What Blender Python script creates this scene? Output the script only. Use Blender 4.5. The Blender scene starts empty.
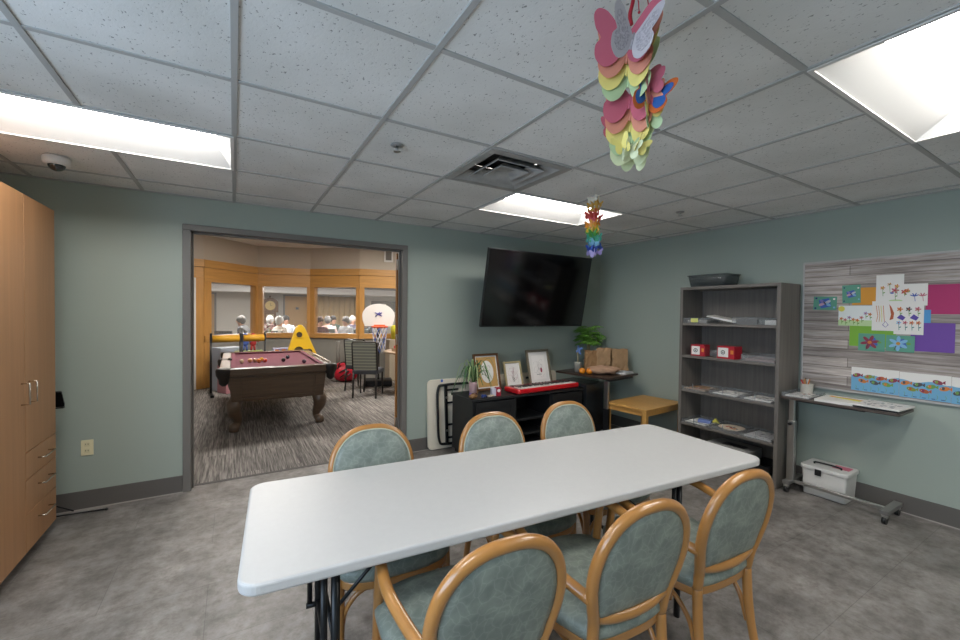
import bpy, bmesh, math, random
from mathutils import Vector, Matrix
random.seed(7)
PI = math.pi
sc = bpy.context.scene
COL = sc.collection
V = Vector

# ------------------------------------------------------------------ materials
def lin(c):
    if isinstance(c, str):
        c = [int(c[i:i+2], 16)/255 for i in (0, 2, 4)]
        c = [x/12.92 if x <= .04045 else ((x+.055)/1.055)**2.4 for x in c]
    return (c[0], c[1], c[2], 1)

MATS = {}
LATE = {'mid blue paint': '3f62b4', 'navy pom': '26356e', 'maroon paint': '8a3448', 'ochre crayon': 'bf8a3a', 'grey print': 'a7a7a7', 'pale green wash': 'b9d29c'}
def mat(name, col, rough=.5, metal=0, var=0, vscale=8, stretch=(1, 1, 1), bump=0, bscale=60, trans=0, emit=None, estr=0, col2=None, coat=0, sheen=0):
    """principled material; var mixes the colour with a darker one through stretched noise"""
    if name in MATS: return MATS[name]
    col = col or LATE[name]
    m = bpy.data.materials.new(name); m.use_nodes = True; MATS[name] = m
    N = m.node_tree.nodes; L = m.node_tree.links; b = N['Principled BSDF']
    b.inputs['Base Color'].default_value = lin(col); b.inputs['Roughness'].default_value = rough
    b.inputs['Metallic'].default_value = metal
    if coat: b.inputs['Coat Weight'].default_value = coat; b.inputs['Coat Roughness'].default_value = .12
    if sheen: b.inputs['Sheen Weight'].default_value = sheen
    if emit: b.inputs['Emission Color'].default_value = lin(emit); b.inputs['Emission Strength'].default_value = estr
    if trans:
        out = N['Material Output']; mx = N.new('ShaderNodeMixShader'); t = N.new('ShaderNodeBsdfTransparent')
        mx.inputs[0].default_value = trans; L.new(b.outputs[0], mx.inputs[1]); L.new(t.outputs[0], mx.inputs[2]); L.new(mx.outputs[0], out.inputs[0])
    if var or bump:
        tc = N.new('ShaderNodeTexCoord'); mp = N.new('ShaderNodeMapping'); mp.inputs['Scale'].default_value = stretch
        L.new(tc.outputs['Object'], mp.inputs[0])
    if var:
        n = N.new('ShaderNodeTexNoise'); n.inputs['Scale'].default_value = vscale; n.inputs['Detail'].default_value = 5; n.inputs['Roughness'].default_value = .6
        L.new(mp.outputs[0], n.inputs[0])
        r = N.new('ShaderNodeValToRGB'); c = lin(col); c2 = lin(col2) if col2 else [x*(1-var) for x in c[:3]]+[1]
        r.color_ramp.elements[0].position = .32; r.color_ramp.elements[0].color = c2
        r.color_ramp.elements[1].position = .68; r.color_ramp.elements[1].color = c
        L.new(n.outputs[0], r.inputs[0]); L.new(r.outputs[0], b.inputs['Base Color'])
    if bump:
        n2 = N.new('ShaderNodeTexNoise'); n2.inputs['Scale'].default_value = bscale; n2.inputs['Detail'].default_value = 3
        L.new(mp.outputs[0], n2.inputs[0]); bp = N.new('ShaderNodeBump'); bp.inputs['Strength'].default_value = bump; bp.inputs['Distance'].default_value = .004
        L.new(n2.outputs[0], bp.inputs['Height']); L.new(bp.outputs[0], b.inputs['Normal'])
    return m

def nodes_mat(name):
    m = bpy.data.materials.new(name); m.use_nodes = True; MATS[name] = m
    return m, m.node_tree.nodes, m.node_tree.links, m.node_tree.nodes['Principled BSDF']

def ramp(N, pts):
    r = N.new('ShaderNodeValToRGB'); e = r.color_ramp.elements
    e[0].position, e[0].color = pts[0][0], lin(pts[0][1]); e[1].position, e[1].color = pts[-1][0], lin(pts[-1][1])
    for p, c in pts[1:-1]:
        x = e.new(p); x.color = lin(c)
    return r
def mathn(N, L, op, a, b=None):
    n = N.new('ShaderNodeMath'); n.operation = op
    for i, v in enumerate((a, b)):
        if v is None: continue
        if isinstance(v, (int, float)): n.inputs[i].default_value = v
        else: L.new(v, n.inputs[i])
    return n.outputs[0]
def mixc(N, L, kind, f, a, b):
    n = N.new('ShaderNodeMix'); n.data_type = 'RGBA'; n.blend_type = kind
    if isinstance(f, (int, float)): n.inputs[0].default_value = f
    else: L.new(f, n.inputs[0])
    for i, v in ((6, a), (7, b)):
        if isinstance(v, tuple): n.inputs[i].default_value = v
        else: L.new(v, n.inputs[i])
    return n.outputs[2]

# main room floor: large grey concrete-look vinyl tiles
def floor_mat():
    m, N, L, b = nodes_mat('concrete look vinyl')
    tc = N.new('ShaderNodeTexCoord')
    mp = N.new('ShaderNodeMapping'); mp.inputs['Location'].default_value = (.12, .1, 0); L.new(tc.outputs['Object'], mp.inputs[0])
    br = N.new('ShaderNodeTexBrick'); br.offset = .5; br.inputs['Scale'].default_value = 1
    br.inputs['Brick Width'].default_value = .92; br.inputs['Row Height'].default_value = .46; br.inputs['Mortar Size'].default_value = .0016
    br.inputs['Color1'].default_value = (.86, .86, .86, 1); br.inputs['Color2'].default_value = (1, 1, 1, 1); br.inputs['Mortar'].default_value = (.62, .62, .62, 1)
    L.new(mp.outputs[0], br.inputs[0])
    n = N.new('ShaderNodeTexNoise'); n.inputs['Scale'].default_value = 4.2; n.inputs['Detail'].default_value = 10; n.inputs['Roughness'].default_value = .62; n.inputs['Distortion'].default_value = .12
    L.new(tc.outputs['Object'], n.inputs[0])
    r = ramp(N, [(.3, '74706d'), (.5, '8d8986'), (.7, 'a8a3a0')]); L.new(n.outputs[0], r.inputs[0])
    nf = N.new('ShaderNodeTexNoise'); nf.inputs['Scale'].default_value = 13; nf.inputs['Detail'].default_value = 8; nf.inputs['Roughness'].default_value = .75; L.new(tc.outputs['Object'], nf.inputs[0])
    rf = ramp(N, [(.36, 'c4bfba'), (.52, 'eeebe8'), (.64, 'ffffff')]); L.new(nf.outputs[0], rf.inputs[0])
    r = type('o', (), {'outputs': [mixc(N, L, 'MULTIPLY', 1.0, r.outputs[0], rf.outputs[0])]})
    c = mixc(N, L, 'MULTIPLY', 1.0, r.outputs[0], br.outputs[0]); L.new(c, b.inputs['Base Color'])
    n3 = N.new('ShaderNodeTexNoise'); n3.inputs['Scale'].default_value = 14; n3.inputs['Detail'].default_value = 4; L.new(tc.outputs['Object'], n3.inputs[0])
    L.new(mathn(N, L, 'MULTIPLY_ADD', n3.outputs[0], .25), b.inputs['Roughness'])
    for nn in N:
        if nn.type == 'MATH': nn.inputs[2].default_value = .3
    return m

def carpet_mat():
    m, N, L, b = nodes_mat('striped plank carpet')
    tc = N.new('ShaderNodeTexCoord')
    mp = N.new('ShaderNodeMapping'); mp.inputs['Rotation'].default_value = (0, 0, PI/2); L.new(tc.outputs['Object'], mp.inputs[0])
    br = N.new('ShaderNodeTexBrick'); br.inputs['Scale'].default_value = 1; br.offset = .37
    br.inputs['Brick Width'].default_value = 1.0; br.inputs['Row Height'].default_value = .25; br.inputs['Mortar Size'].default_value = 0
    br.inputs['Color1'].default_value = (0, 0, 0, 1); br.inputs['Color2'].default_value = (1, 1, 1, 1)
    L.new(mp.outputs[0], br.inputs[0])
    # streaks along Y, shifted for each plank
    mp2 = N.new('ShaderNodeMapping'); mp2.inputs['Scale'].default_value = (75, 2.2, 1); L.new(tc.outputs['Object'], mp2.inputs[0])
    add = N.new('ShaderNodeVectorMath'); add.operation = 'MULTIPLY_ADD'
    L.new(br.outputs[0], add.inputs[0]); add.inputs[1].default_value = (37, 91, 13); L.new(mp2.outputs[0], add.inputs[2])
    n = N.new('ShaderNodeTexNoise'); n.inputs['Scale'].default_value = 1; n.inputs['Detail'].default_value = 3; n.inputs['Roughness'].default_value = .7
    L.new(add.outputs[0], n.inputs[0])
    r = ramp(N, [(.36, '514d4a'), (.5, '797470'), (.64, '9f9993')]); L.new(n.outputs[0], r.inputs[0])
    g = N.new('ShaderNodeMapRange'); g.inputs[3].default_value = .82; g.inputs[4].default_value = 1.1; L.new(br.outputs[0], g.inputs[0])
    cmb = N.new('ShaderNodeCombineColor')
    for i in range(3): L.new(g.outputs[0], cmb.inputs[i])
    c = mixc(N, L, 'MULTIPLY', 1.0, r.outputs[0], cmb.outputs[0]); L.new(c, b.inputs['Base Color'])
    b.inputs['Roughness'].default_value = .95
    return m

def ceiling_mat():
    m, N, L, b = nodes_mat('speckled acoustic tile')
    tc = N.new('ShaderNodeTexCoord')
    n = N.new('ShaderNodeTexNoise'); n.inputs['Scale'].default_value = 88; n.inputs['Detail'].default_value = 2.5; n.inputs['Roughness'].default_value = .75
    mp = N.new('ShaderNodeMapping'); mp.inputs['Scale'].default_value = (1, .62, 1); mp.inputs['Rotation'].default_value = (0, 0, .5)
    L.new(tc.outputs['Object'], mp.inputs[0]); L.new(mp.outputs[0], n.inputs[0])
    r = ramp(N, [(.31, '8f8f8d'), (.37, 'e9e9e7')]); L.new(n.outputs[0], r.inputs[0])
    n2 = N.new('ShaderNodeTexNoise'); n2.inputs['Scale'].default_value = 2; n2.inputs['Detail'].default_value = 4; L.new(tc.outputs['Object'], n2.inputs[0])
    r2 = ramp(N, [(.3, 'e8e8e6'), (.7, 'ffffff')]); L.new(n2.outputs[0], r2.inputs[0])
    c = mixc(N, L, 'MULTIPLY', 1.0, r.outputs[0], r2.outputs[0]); L.new(c, b.inputs['Base Color'])
    bp = N.new('ShaderNodeBump'); bp.inputs['Strength'].default_value = .5; bp.inputs['Distance'].default_value = .002
    L.new(n.outputs[0], bp.inputs['Height']); L.new(bp.outputs[0], b.inputs['Normal'])
    b.inputs['Roughness'].default_value = .95
    return m

def plank_mat():
    m, N, L, b = nodes_mat('weathered plank print')
    tc = N.new('ShaderNodeTexCoord'); sp = N.new('ShaderNodeSeparateXYZ'); L.new(tc.outputs['Object'], sp.inputs[0])
    cb = N.new('ShaderNodeCombineXYZ'); L.new(sp.outputs[1], cb.inputs[0]); L.new(sp.outputs[2], cb.inputs[1])
    br = N.new('ShaderNodeTexBrick'); br.offset = .4; br.inputs['Scale'].default_value = 1
    br.inputs['Brick Width'].default_value = 2.3; br.inputs['Row Height'].default_value = .077; br.inputs['Mortar Size'].default_value = .0025
    br.inputs['Color1'].default_value = (.55, .54, .54, 1); br.inputs['Color2'].default_value = (1, 1, 1, 1); br.inputs['Mortar'].default_value = (.33, .31, .3, 1)
    L.new(cb.outputs[0], br.inputs[0])
    mp = N.new('ShaderNodeMapping'); mp.inputs['Scale'].default_value = (1.5, 22, 1); L.new(cb.outputs[0], mp.inputs[0])
    n = N.new('ShaderNodeTexNoise'); n.inputs['Scale'].default_value = 1.6; n.inputs['Detail'].default_value = 7; n.inputs['Roughness'].default_value = .65; L.new(mp.outputs[0], n.inputs[0])
    r = ramp(N, [(.3, '85776f'), (.48, 'b3a79f'), (.66, 'dcd2cb')]); L.new(n.outputs[0], r.inputs[0])
    c = mixc(N, L, 'MULTIPLY', 1.0, r.outputs[0], br.outputs[0]); L.new(c, b.inputs['Base Color'])
    b.inputs['Roughness'].default_value = .5
    return m

def vinyl_mat():
    """mottled sage vinyl of the chairs: thin pale veins on green-grey"""
    m, N, L, b = nodes_mat('mottled sage vinyl')
    tc = N.new('ShaderNodeTexCoord')
    n0 = N.new('ShaderNodeTexNoise'); n0.inputs['Scale'].default_value = 9; n0.inputs['Detail'].default_value = 3; L.new(tc.outputs['Object'], n0.inputs[0])
    ad = N.new('ShaderNodeVectorMath'); ad.operation = 'MULTIPLY_ADD'; L.new(n0.outputs[1], ad.inputs[0]); ad.inputs[1].default_value = (.12, .12, .12); L.new(tc.outputs['Object'], ad.inputs[2])
    v = N.new('ShaderNodeTexVoronoi'); v.feature = 'DISTANCE_TO_EDGE'; v.inputs['Scale'].default_value = 26; L.new(ad.outputs[0], v.inputs[0])
    r = ramp(N, [(0, 'a3aaa0'), (.07, '868e86'), (.3, '7b847c')]); L.new(v.outputs[0], r.inputs[0])
    n = N.new('ShaderNodeTexNoise'); n.inputs['Scale'].default_value = 16; n.inputs['Detail'].default_value = 4; L.new(tc.outputs['Object'], n.inputs[0])
    r2 = ramp(N, [(.42, '767f77'), (.62, '979f94')]); L.new(n.outputs[0], r2.inputs[0])
    c = mixc(N, L, 'MIX', .6, r.outputs[0], r2.outputs[0]); L.new(c, b.inputs['Base Color'])
    b.inputs['Roughness'].default_value = .42
    return m

def stripes_mat():
    m, N, L, b = nodes_mat('striped upholstery')
    tc = N.new('ShaderNodeTexCoord'); w = N.new('ShaderNodeTexWave'); w.bands_direction = 'Z'; w.inputs['Scale'].default_value = 6; w.inputs['Distortion'].default_value = .3
    L.new(tc.outputs['Object'], w.inputs[0]); r = ramp(N, [(.3, '6a6e66'), (.7, '8f9082')]); L.new(w.outputs[0], r.inputs[0]); L.new(r.outputs[0], b.inputs['Base Color'])
    b.inputs['Roughness'].default_value = .8
    return m

M_floor, M_carpet, M_ceil, M_plank, M_vinyl, M_stripe = floor_mat(), carpet_mat(), ceiling_mat(), plank_mat(), vinyl_mat(), stripes_mat()
M_wall = mat('sage green wall paint', '9ea89e', .55, bump=.05, bscale=220)
M_base = mat('charcoal vinyl base', '5f5b57', .5)
M_grid = mat('white tee bar', 'aeaeac', .6)
M_white = mat('white paint', 'dedcd8', .5)
M_beige = mat('warm beige paint', 'bdb3a4', .7)
M_greyw = mat('grey wainscot', '99978f', .7, var=.12, vscale=4)
M_hm = mat('grey hollow metal', '74706b', .4)
M_black = mat('black plastic', '17181a', .35)
M_blackm = mat('black powder coated steel', '1c1d1f', .35, metal=.3)
M_oakw = mat('honey oak trim', 'cc9650', .4, var=.22, vscale=5, stretch=(3, 3, .4), coat=.3)
M_oakh = mat('honey oak board', 'cf9a54', .4, var=.2, vscale=4, stretch=(.5, .5, 9), coat=.3)
M_bent = mat('bentwood maple', 'b67f42', .3, var=.14, vscale=9, stretch=(1, 1, .5), coat=.7)
M_lam = mat('reddish oak laminate', 'a87c55', .45, var=.16, vscale=3.5, stretch=(9, 9, .28))
M_lamin = mat('laminate underside', '5a4838', .6)
M_shelfw = mat('grey driftwood laminate', '76706a', .5, var=.3, vscale=3, stretch=(12, 12, .5))
M_steel = mat('brushed steel', 'b9b9b6', .28, metal=1)
M_chrome = mat('satin nickel', 'cfcac0', .25, metal=1)
M_top = mat('white granite plastic', 'c4c3c1', .38, var=.03, vscale=40, bump=.06, bscale=300)
M_acr = mat('clear acrylic', 'b9bec0', .08, trans=.85)
M_glass = mat('window glass', 'e8eeee', .03, trans=.93)
M_paper = mat('white paper', 'e6e3de', .7)
M_kraft = mat('brown kraft paper', 'a88661', .8, var=.18, vscale=7, bump=.5, bscale=22)
M_red = mat('glossy red plastic', 'c81420', .25, coat=.4)
M_leaf = mat('green leaf', '74ab40', .45, var=.4, vscale=12)
M_leafd = mat('dark arching leaf', '4f7a44', .45, var=.45, vscale=9)
M_pool = mat('dark walnut', '5d4a38', .35, var=.35, vscale=5, stretch=(.5, 4, 7), coat=.4)
M_cloth = mat('burgundy cloth', '65333f', .9, var=.06, vscale=30)

# ------------------------------------------------------------------ mesh builder
def spline(pts, n=6, closed=False):
    P = [V(p) for p in pts]; out = []; m = len(P)
    for i in range(m if closed else m-1):
        a, b, c, d = (P[(i-1) % m] if closed or i > 0 else P[0]*2-P[1]), P[i], P[(i+1) % m], (P[(i+2) % m] if closed or i+2 < m else P[-1]*2-P[-2])
        for k in range(n):
            t = k/n
            out.append(.5*((2*b)+(c-a)*t+(2*a-5*b+4*c-d)*t*t+(3*b-a-3*c+d)*t**3))
    if not closed: out.append(P[-1])
    return out

class MB:
    def __init__(s): s.v = []; s.f = []; s.m = []; s.mats = []; s.sm = []
    def mi(s, m):
        if m is None: m = s.mats[0] if s.mats else M_white
        if m not in s.mats: s.mats.append(m)
        return s.mats.index(m)
    def add(s, vs, fs, m=None, smooth=False, T=None):
        o = len(s.v); k = s.mi(m)
        s.v += [tuple(T @ V(x)) if T else tuple(x) for x in vs]
        for f in fs: s.f.append(tuple(o+i for i in f)); s.m.append(k); s.sm.append(smooth)
        return s
    def box(s, c, d, m=None, T=None, rz=0, R=None):
        x, y, z = d[0]/2, d[1]/2, d[2]/2
        vs = [V((sx*x, sy*y, sz*z)) for sz in (-1, 1) for sy in (-1, 1) for sx in (-1, 1)]
        Rm = R if R is not None else Matrix.Rotation(rz, 3, 'Z')
        vs = [Rm @ p+V(c) for p in vs]
        return s.add(vs, [(0, 2, 3, 1), (4, 5, 7, 6), (0, 1, 5, 4), (2, 6, 7, 3), (0, 4, 6, 2), (1, 3, 7, 5)], m, T=T)
    def bb(s, a, b, m=None, T=None):
        return s.box([(p+q)/2 for p, q in zip(a, b)], [abs(q-p) for p, q in zip(a, b)], m, T)
    def tube(s, pts, r, n=10, m=None, closed=False, flat=1, T=None, up=None):
        P = [V(p) for p in pts]; k = len(P); R = r if isinstance(r, (list, tuple)) else [r]*k
        vs = []; ref = None
        for i, p in enumerate(P):
            if closed: t = P[(i+1) % k]-P[i-1]
            else: t = P[min(i+1, k-1)]-P[max(i-1, 0)]
            t.normalize()
            if up is not None: a = V(up)-t*V(up).dot(t)
            elif ref is None: a = t.orthogonal()
            else: a = ref-t*ref.dot(t)
            if a.length < 1e-5: a = t.orthogonal()
            a.normalize(); ref = a; b = t.cross(a)
            for j in range(n):
                q = 2*PI*j/n; vs.append(p+a*math.cos(q)*R[i]*flat+b*math.sin(q)*R[i])
        fs = [(i*n+j, i*n+(j+1) % n, ((i+1) % k)*n+(j+1) % n, ((i+1) % k)*n+j) for i in range(k if closed else k-1) for j in range(n)]
        s.add(vs, fs, m, True, T)
        if not closed:
            o = len(s.v)-k*n
            for f in (tuple(range(n-1, -1, -1)), tuple((k-1)*n+j for j in range(n))):
                s.f.append(tuple(o+i for i in f)); s.m.append(s.mi(m)); s.sm.append(False)
        return s
    def cyl(s, a, b, r, r2=None, n=16, m=None, T=None): return s.tube([a, b], [r, r if r2 is None else r2], n, m, T=T)
    def lathe(s, prof, c=(0, 0, 0), n=24, m=None, T=None, smooth=True):
        vs = [(c[0]+r*math.cos(2*PI*j/n), c[1]+r*math.sin(2*PI*j/n), c[2]+z) for r, z in prof for j in range(n)]
        fs = [(i*n+j, i*n+(j+1) % n, (i+1)*n+(j+1) % n, (i+1)*n+j) for i in range(len(prof)-1) for j in range(n)]
        if prof[0][0] > 1e-4: fs.append(tuple(range(n-1, -1, -1)))
        if prof[-1][0] > 1e-4: fs.append(tuple((len(prof)-1)*n+j for j in range(n)))
        return s.add(vs, fs, m, smooth, T)
    def sph(s, c, r, m=None, n=16, k=10, T=None, fn=None):
        if not isinstance(r, (tuple, list)): r = (r, r, r)
        vs = []
        for i in range(k+1):
            a = PI*i/k
            for j in range(n):
                q = 2*PI*j/n; d = V((math.sin(a)*math.cos(q), math.sin(a)*math.sin(q), -math.cos(a)))
                g = fn(d) if fn else 1
                vs.append((c[0]+r[0]*d.x*g, c[1]+r[1]*d.y*g, c[2]+r[2]*d.z*g))
        fs = [(i*n+j, i*n+(j+1) % n, (i+1)*n+(j+1) % n, (i+1)*n+j) for i in range(k) for j in range(n)]
        return s.add(vs, fs, m, True, T)
    def prism(s, poly, o, u, v, d, m=None, T=None, smooth=False):
        """polygon in the (u,v) plane at o, extruded along d"""
        o, u, v, d = V(o), V(u), V(v), V(d); n = len(poly)
        a = [o+u*p[0]+v*p[1] for p in poly]
        vs = a+[p+d for p in a]
        fs = [tuple(range(n-1, -1, -1)), tuple(range(n, 2*n))]+[(i, (i+1) % n, n+(i+1) % n, n+i) for i in range(n)]
        return s.add(vs, fs, m, smooth, T)
    def ring(s, poly, inner, o, u, v, d, m=None, T=None):
        """extruded band between two outlines of equal length"""
        o, u, v, d = V(o), V(u), V(v), V(d); n = len(poly)
        A = [o+u*p[0]+v*p[1] for p in poly]; B = [o+u*p[0]+v*p[1] for p in inner]
        vs = A+B+[p+d for p in A]+[p+d for p in B]; fs = []
        for i in range(n):
            j = (i+1) % n
            fs += [(i, j, n+j, n+i), (2*n+i, 3*n+i, 3*n+j, 2*n+j), (i, 2*n+i, 2*n+j, j), (n+i, n+j, 3*n+j, 3*n+i)]
        return s.add(vs, fs, m, T=T)
    def build(s, name, parent=None, bevel=0, sub=0, solid=0, loc=None, segs=2):
        me = bpy.data.meshes.new(name); me.from_pydata(s.v, [], s.f)
        for m in s.mats: me.materials.append(m)
        for p, k, q in zip(me.polygons, s.m, s.sm): p.material_index = k; p.use_smooth = q
        bm = bmesh.new(); bm.from_mesh(me); bmesh.ops.recalc_face_normals(bm, faces=bm.faces); bm.to_mesh(me); bm.free()
        o = bpy.data.objects.new(name, me); COL.objects.link(o)
        if parent: o.parent = parent
        if loc: o.location = loc
        if solid:
            q = o.modifiers.new('Solid', 'SOLIDIFY'); q.thickness = solid
        if bevel:
            q = o.modifiers.new('Bevel', 'BEVEL'); q.width = bevel; q.segments = segs; q.limit_method = 'ANGLE'; q.angle_limit = .6; q.harden_normals = False
        if sub:
            q = o.modifiers.new('Sub', 'SUBSURF'); q.levels = sub; q.render_levels = sub
        return o

def rrect(w, h, r, n=5, cx=0, cy=0):
    out = []
    for qx, qy, a0 in ((1, 1, 0), (-1, 1, PI/2), (-1, -1, PI), (1, -1, 3*PI/2)):
        for i in range(n+1):
            a = a0+PI/2*i/n
            out.append((cx+qx*(w/2-r)+r*math.cos(a), cy+qy*(h/2-r)+r*math.sin(a)))
    return out
def ell(a, b, n=32, cx=0, cy=0): return [(cx+a*math.cos(2*PI*i/n), cy+b*math.sin(2*PI*i/n)) for i in range(n)]

def tag(o, label, cat, group=None, kind=None):
    o['label'] = label; o['category'] = cat
    if group: o['group'] = group
    if kind: o['kind'] = kind
    return o
def thing(name, label, cat, loc=(0, 0, 0), rz=0, group=None):
    o = bpy.data.objects.new(name, None); COL.objects.link(o); o.empty_display_size = .1
    o.location = loc; o.rotation_euler = (0, 0, rz)
    return tag(o, label, cat, group)
def struct(o): o['kind'] = 'structure'; return o
def sempty(name, loc=(0, 0, 0), rz=0):
    o = bpy.data.objects.new(name, None); COL.objects.link(o); o.location = loc; o.rotation_euler = (0, 0, rz); o['kind'] = 'structure'; return o
def dup(root, loc, rz=None, label=None, group=None):
    r = root.copy(); COL.objects.link(r); r.location = loc
    if rz is not None: r.rotation_euler = (0, 0, rz)
    if label: r['label'] = label
    if group: r['group'] = group
    for ch in list(root.children):
        c = ch.copy(); COL.objects.link(c); c.parent = r
        for g in list(ch.children):
            d = g.copy(); COL.objects.link(d); d.parent = c
    return r

# ------------------------------------------------------------------ room shell
XL, XR, YB, YF, H = -1.66, 4.43, 4.13, -1.7, 2.42
DX0, DX1, DZ = -.305, 1.512, 2.147      # clear door opening
WT = .12
struct(MB().bb((XL-.1, YF-.1, -.1), (XR+.1, YB+.11, 0), M_floor).build('floor'))
struct(MB().bb((-3.2, YB+.11, -.1), (9.5, 20.2, -.001), M_carpet).build('floor'))
# back wall with the wide opening (green towards this room, beige behind)
w = MB()
for a, b in (((XL, 0), (DX0-.02, H+.5)), ((DX1+.02, 0), (XR+.1, H+.5)), ((DX0-.02, DZ+.02), (DX1+.02, H+.5))):
    w.bb((a[0], YB, a[1]), (b[0], YB+WT-.01, b[1]), M_wall); w.bb((a[0], YB+WT-.01, a[1]), (b[0], YB+WT, b[1]), M_beige)
struct(w.build('wall_back'))
struct(MB().bb((XR, YF, 0), (XR+.1, YB, H+.1), M_wall).build('wall_right'))
struct(MB().bb((XL, YF-.1, 0), (XR, YF, H+.1), M_wall).build('wall_front'))
# left wall with a daylight window beside the viewer
w = MB()
WY0, WY1, WZ0, WZ1 = -.9, 1.75, .8, 2.15
for a, b in (((YF, 0), (WY0, H+.1)), ((WY1, 0), (YB, H+.1)), ((WY0, 0), (WY1, WZ0)), ((WY0, WZ1), (WY1, H+.1))):
    w.bb((XL-.1, a[0], a[1]), (XL, b[0], b[1]), M_wall)
struct(w.build('wall_left'))
wf = sempty('window_9', (XL-.05, (WY0+WY1)/2, WZ0), PI/2)
f = MB(); ww, wh = WY1-WY0, WZ1-WZ0
for x in (-ww/2+.025, 0, ww/2-.025): f.box((x, 0, wh/2), (.05, .08, wh), M_white)
for z in (.025, wh-.025): f.box((0, 0, z), (ww-.05, .08, .05), M_white)
struct(f.build('window_frame', wf))
struct(MB().box((0, -.06, -.015), (ww+.1, .18, .03), M_white).build('window_sill', wf))
# baseboards
bb = MB()
bb.bb((XL, YB-.008, 0), (-.361, YB, .14), M_base); bb.bb((1.581, YB-.008, 0), (XR, YB, .14), M_base)
struct(bb.build('baseboard_back', bevel=.003))
struct(MB().bb((XR-.008, YF, 0), (XR, YB-.008, .14), M_base).build('baseboard_right', bevel=.003))
struct(MB().bb((XL, YF, 0), (XL+.008, YB-.008, .14), M_base).build('baseboard_left', bevel=.003))
# caulk line along the foot of the base
t = MB(); cau = mat('pale caulk line', 'a7a19a', .6)
t.bb((XL, YB-.013, 0), (-.361, YB-.008, .007), cau); t.bb((1.581, YB-.013, 0), (XR-.01, YB-.008, .007), cau); t.bb((XR-.013, YF, 0), (XR-.008, YB-.013, .007), cau)
struct(t.build('trim_1'))
# carpet threshold strip
struct(MB().bb((DX0, YB+.09, 0), (DX1, YB+.13, .004), mat('threshold strip', '4b4744', .6)).build('trim_2', bevel=.002))

# ceiling: quads for each tile, light and vent cells left open
GX = [-1.22-.6125, -1.2225, -.61, 0, .6125, 1.225, 1.8375, 2.45, 3.0625, 3.675, 4.2875, XR]; GX[0] = XL
GY = [YF, -1.125, -.51, .105, .72, 1.335, 1.95, 2.565, 3.18, 3.795, YB]
troffers = [(-1.2225, 0, 2.565, 3.18), (1.8375, 3.0625, 2.565, 3.18), (1.8375, 3.0625, .105, .72), (-1.2225, 0, .105, .72), (1.8375, 3.0625, -1.125, -.51)]  # the near left one is out of view, added for overall light
ventcell = (1.225, 1.8375, 1.95, 2.565)
c = MB()
for i in range(len(GX)-1):
    for j in range(len(GY)-1):
        mx, my = (GX[i]+GX[i+1])/2, (GY[j]+GY[j+1])/2
        if any(a < mx < b and d < my < e for a, b, d, e in troffers+[ventcell]): continue
        c.bb((GX[i], GY[j], H+.004), (GX[i+1], GY[j+1], H+.02), M_ceil)
struct(c.build('ceiling'))
g = MB(); tw = .012
def covered(x, y):
    return any(a+.02 < x < b-.02 and d+.02 < y < e-.02 for a, b, d, e in troffers)
for x in GX[1:-1]:
    for j in range(len(GY)-1):
        if not covered(x, (GY[j]+GY[j+1])/2): g.bb((x-tw, GY[j], H-.002), (x+tw, GY[j+1], H+.006), M_grid)
for y in GY[1:-1]:
    for i in range(len(GX)-1):
        if not covered((GX[i]+GX[i+1])/2, y): g.bb((GX[i]+tw, y-tw, H-.001), (GX[i+1]-tw, y+tw, H+.006), M_grid)
g.bb((XL, YB-.02, H-.003), (XR, YB, H+.004), M_grid); g.bb((XR-.02, YF, H-.003), (XR, YB-.02, H+.004), M_grid)
struct(g.build('trim_3', bevel=.0015))
struct(MB().bb((XL-.1, YF-.1, H+.25), (XR+.1, YB, H+.3), M_white).build('ceiling'))

# door frame (grey hollow metal)
d1 = sempty('door_1')
f = MB(); fy0, fy1 = YB-.012, YB+WT+.012
def jamb(x, sgn):
    f.bb((x, fy0, 0), (x+sgn*.056, fy1, DZ), M_hm)          # casing and jamb
    f.bb((x-sgn*.016, YB+.055, 0), (x, YB+.085, DZ), M_hm)      # stop
jamb(DX0, -1); jamb(DX1, 1)
f.bb((DX0-.056, fy0, DZ), (DX1+.056, fy1, DZ+.05), M_hm); f.bb((DX0, YB+.055, DZ-.016), (DX1, YB+.085, DZ), M_hm)
struct(f.build('door_frame', d1, bevel=.004))
dl = struct(MB().bb((DX1-.012, YB+.136, .01), (DX1+.85, YB+.176, DZ-.02), mat('door leaf wood', 'a5713c', .4, var=.2, stretch=(5, 5, .4))).build('door_leaf', d1, bevel=.002))
for z in (.25, 1.15, 1.95):
    h = MB(); h.cyl((DX1-.012, YB+.134, z), (DX1-.012, YB+.134, z+.11), .007, m=M_steel); h.bb((DX1-.016, YB+.10, z), (DX1-.012, YB+.136, z+.11), M_steel)
    struct(h.build('hinge', d1))

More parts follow.
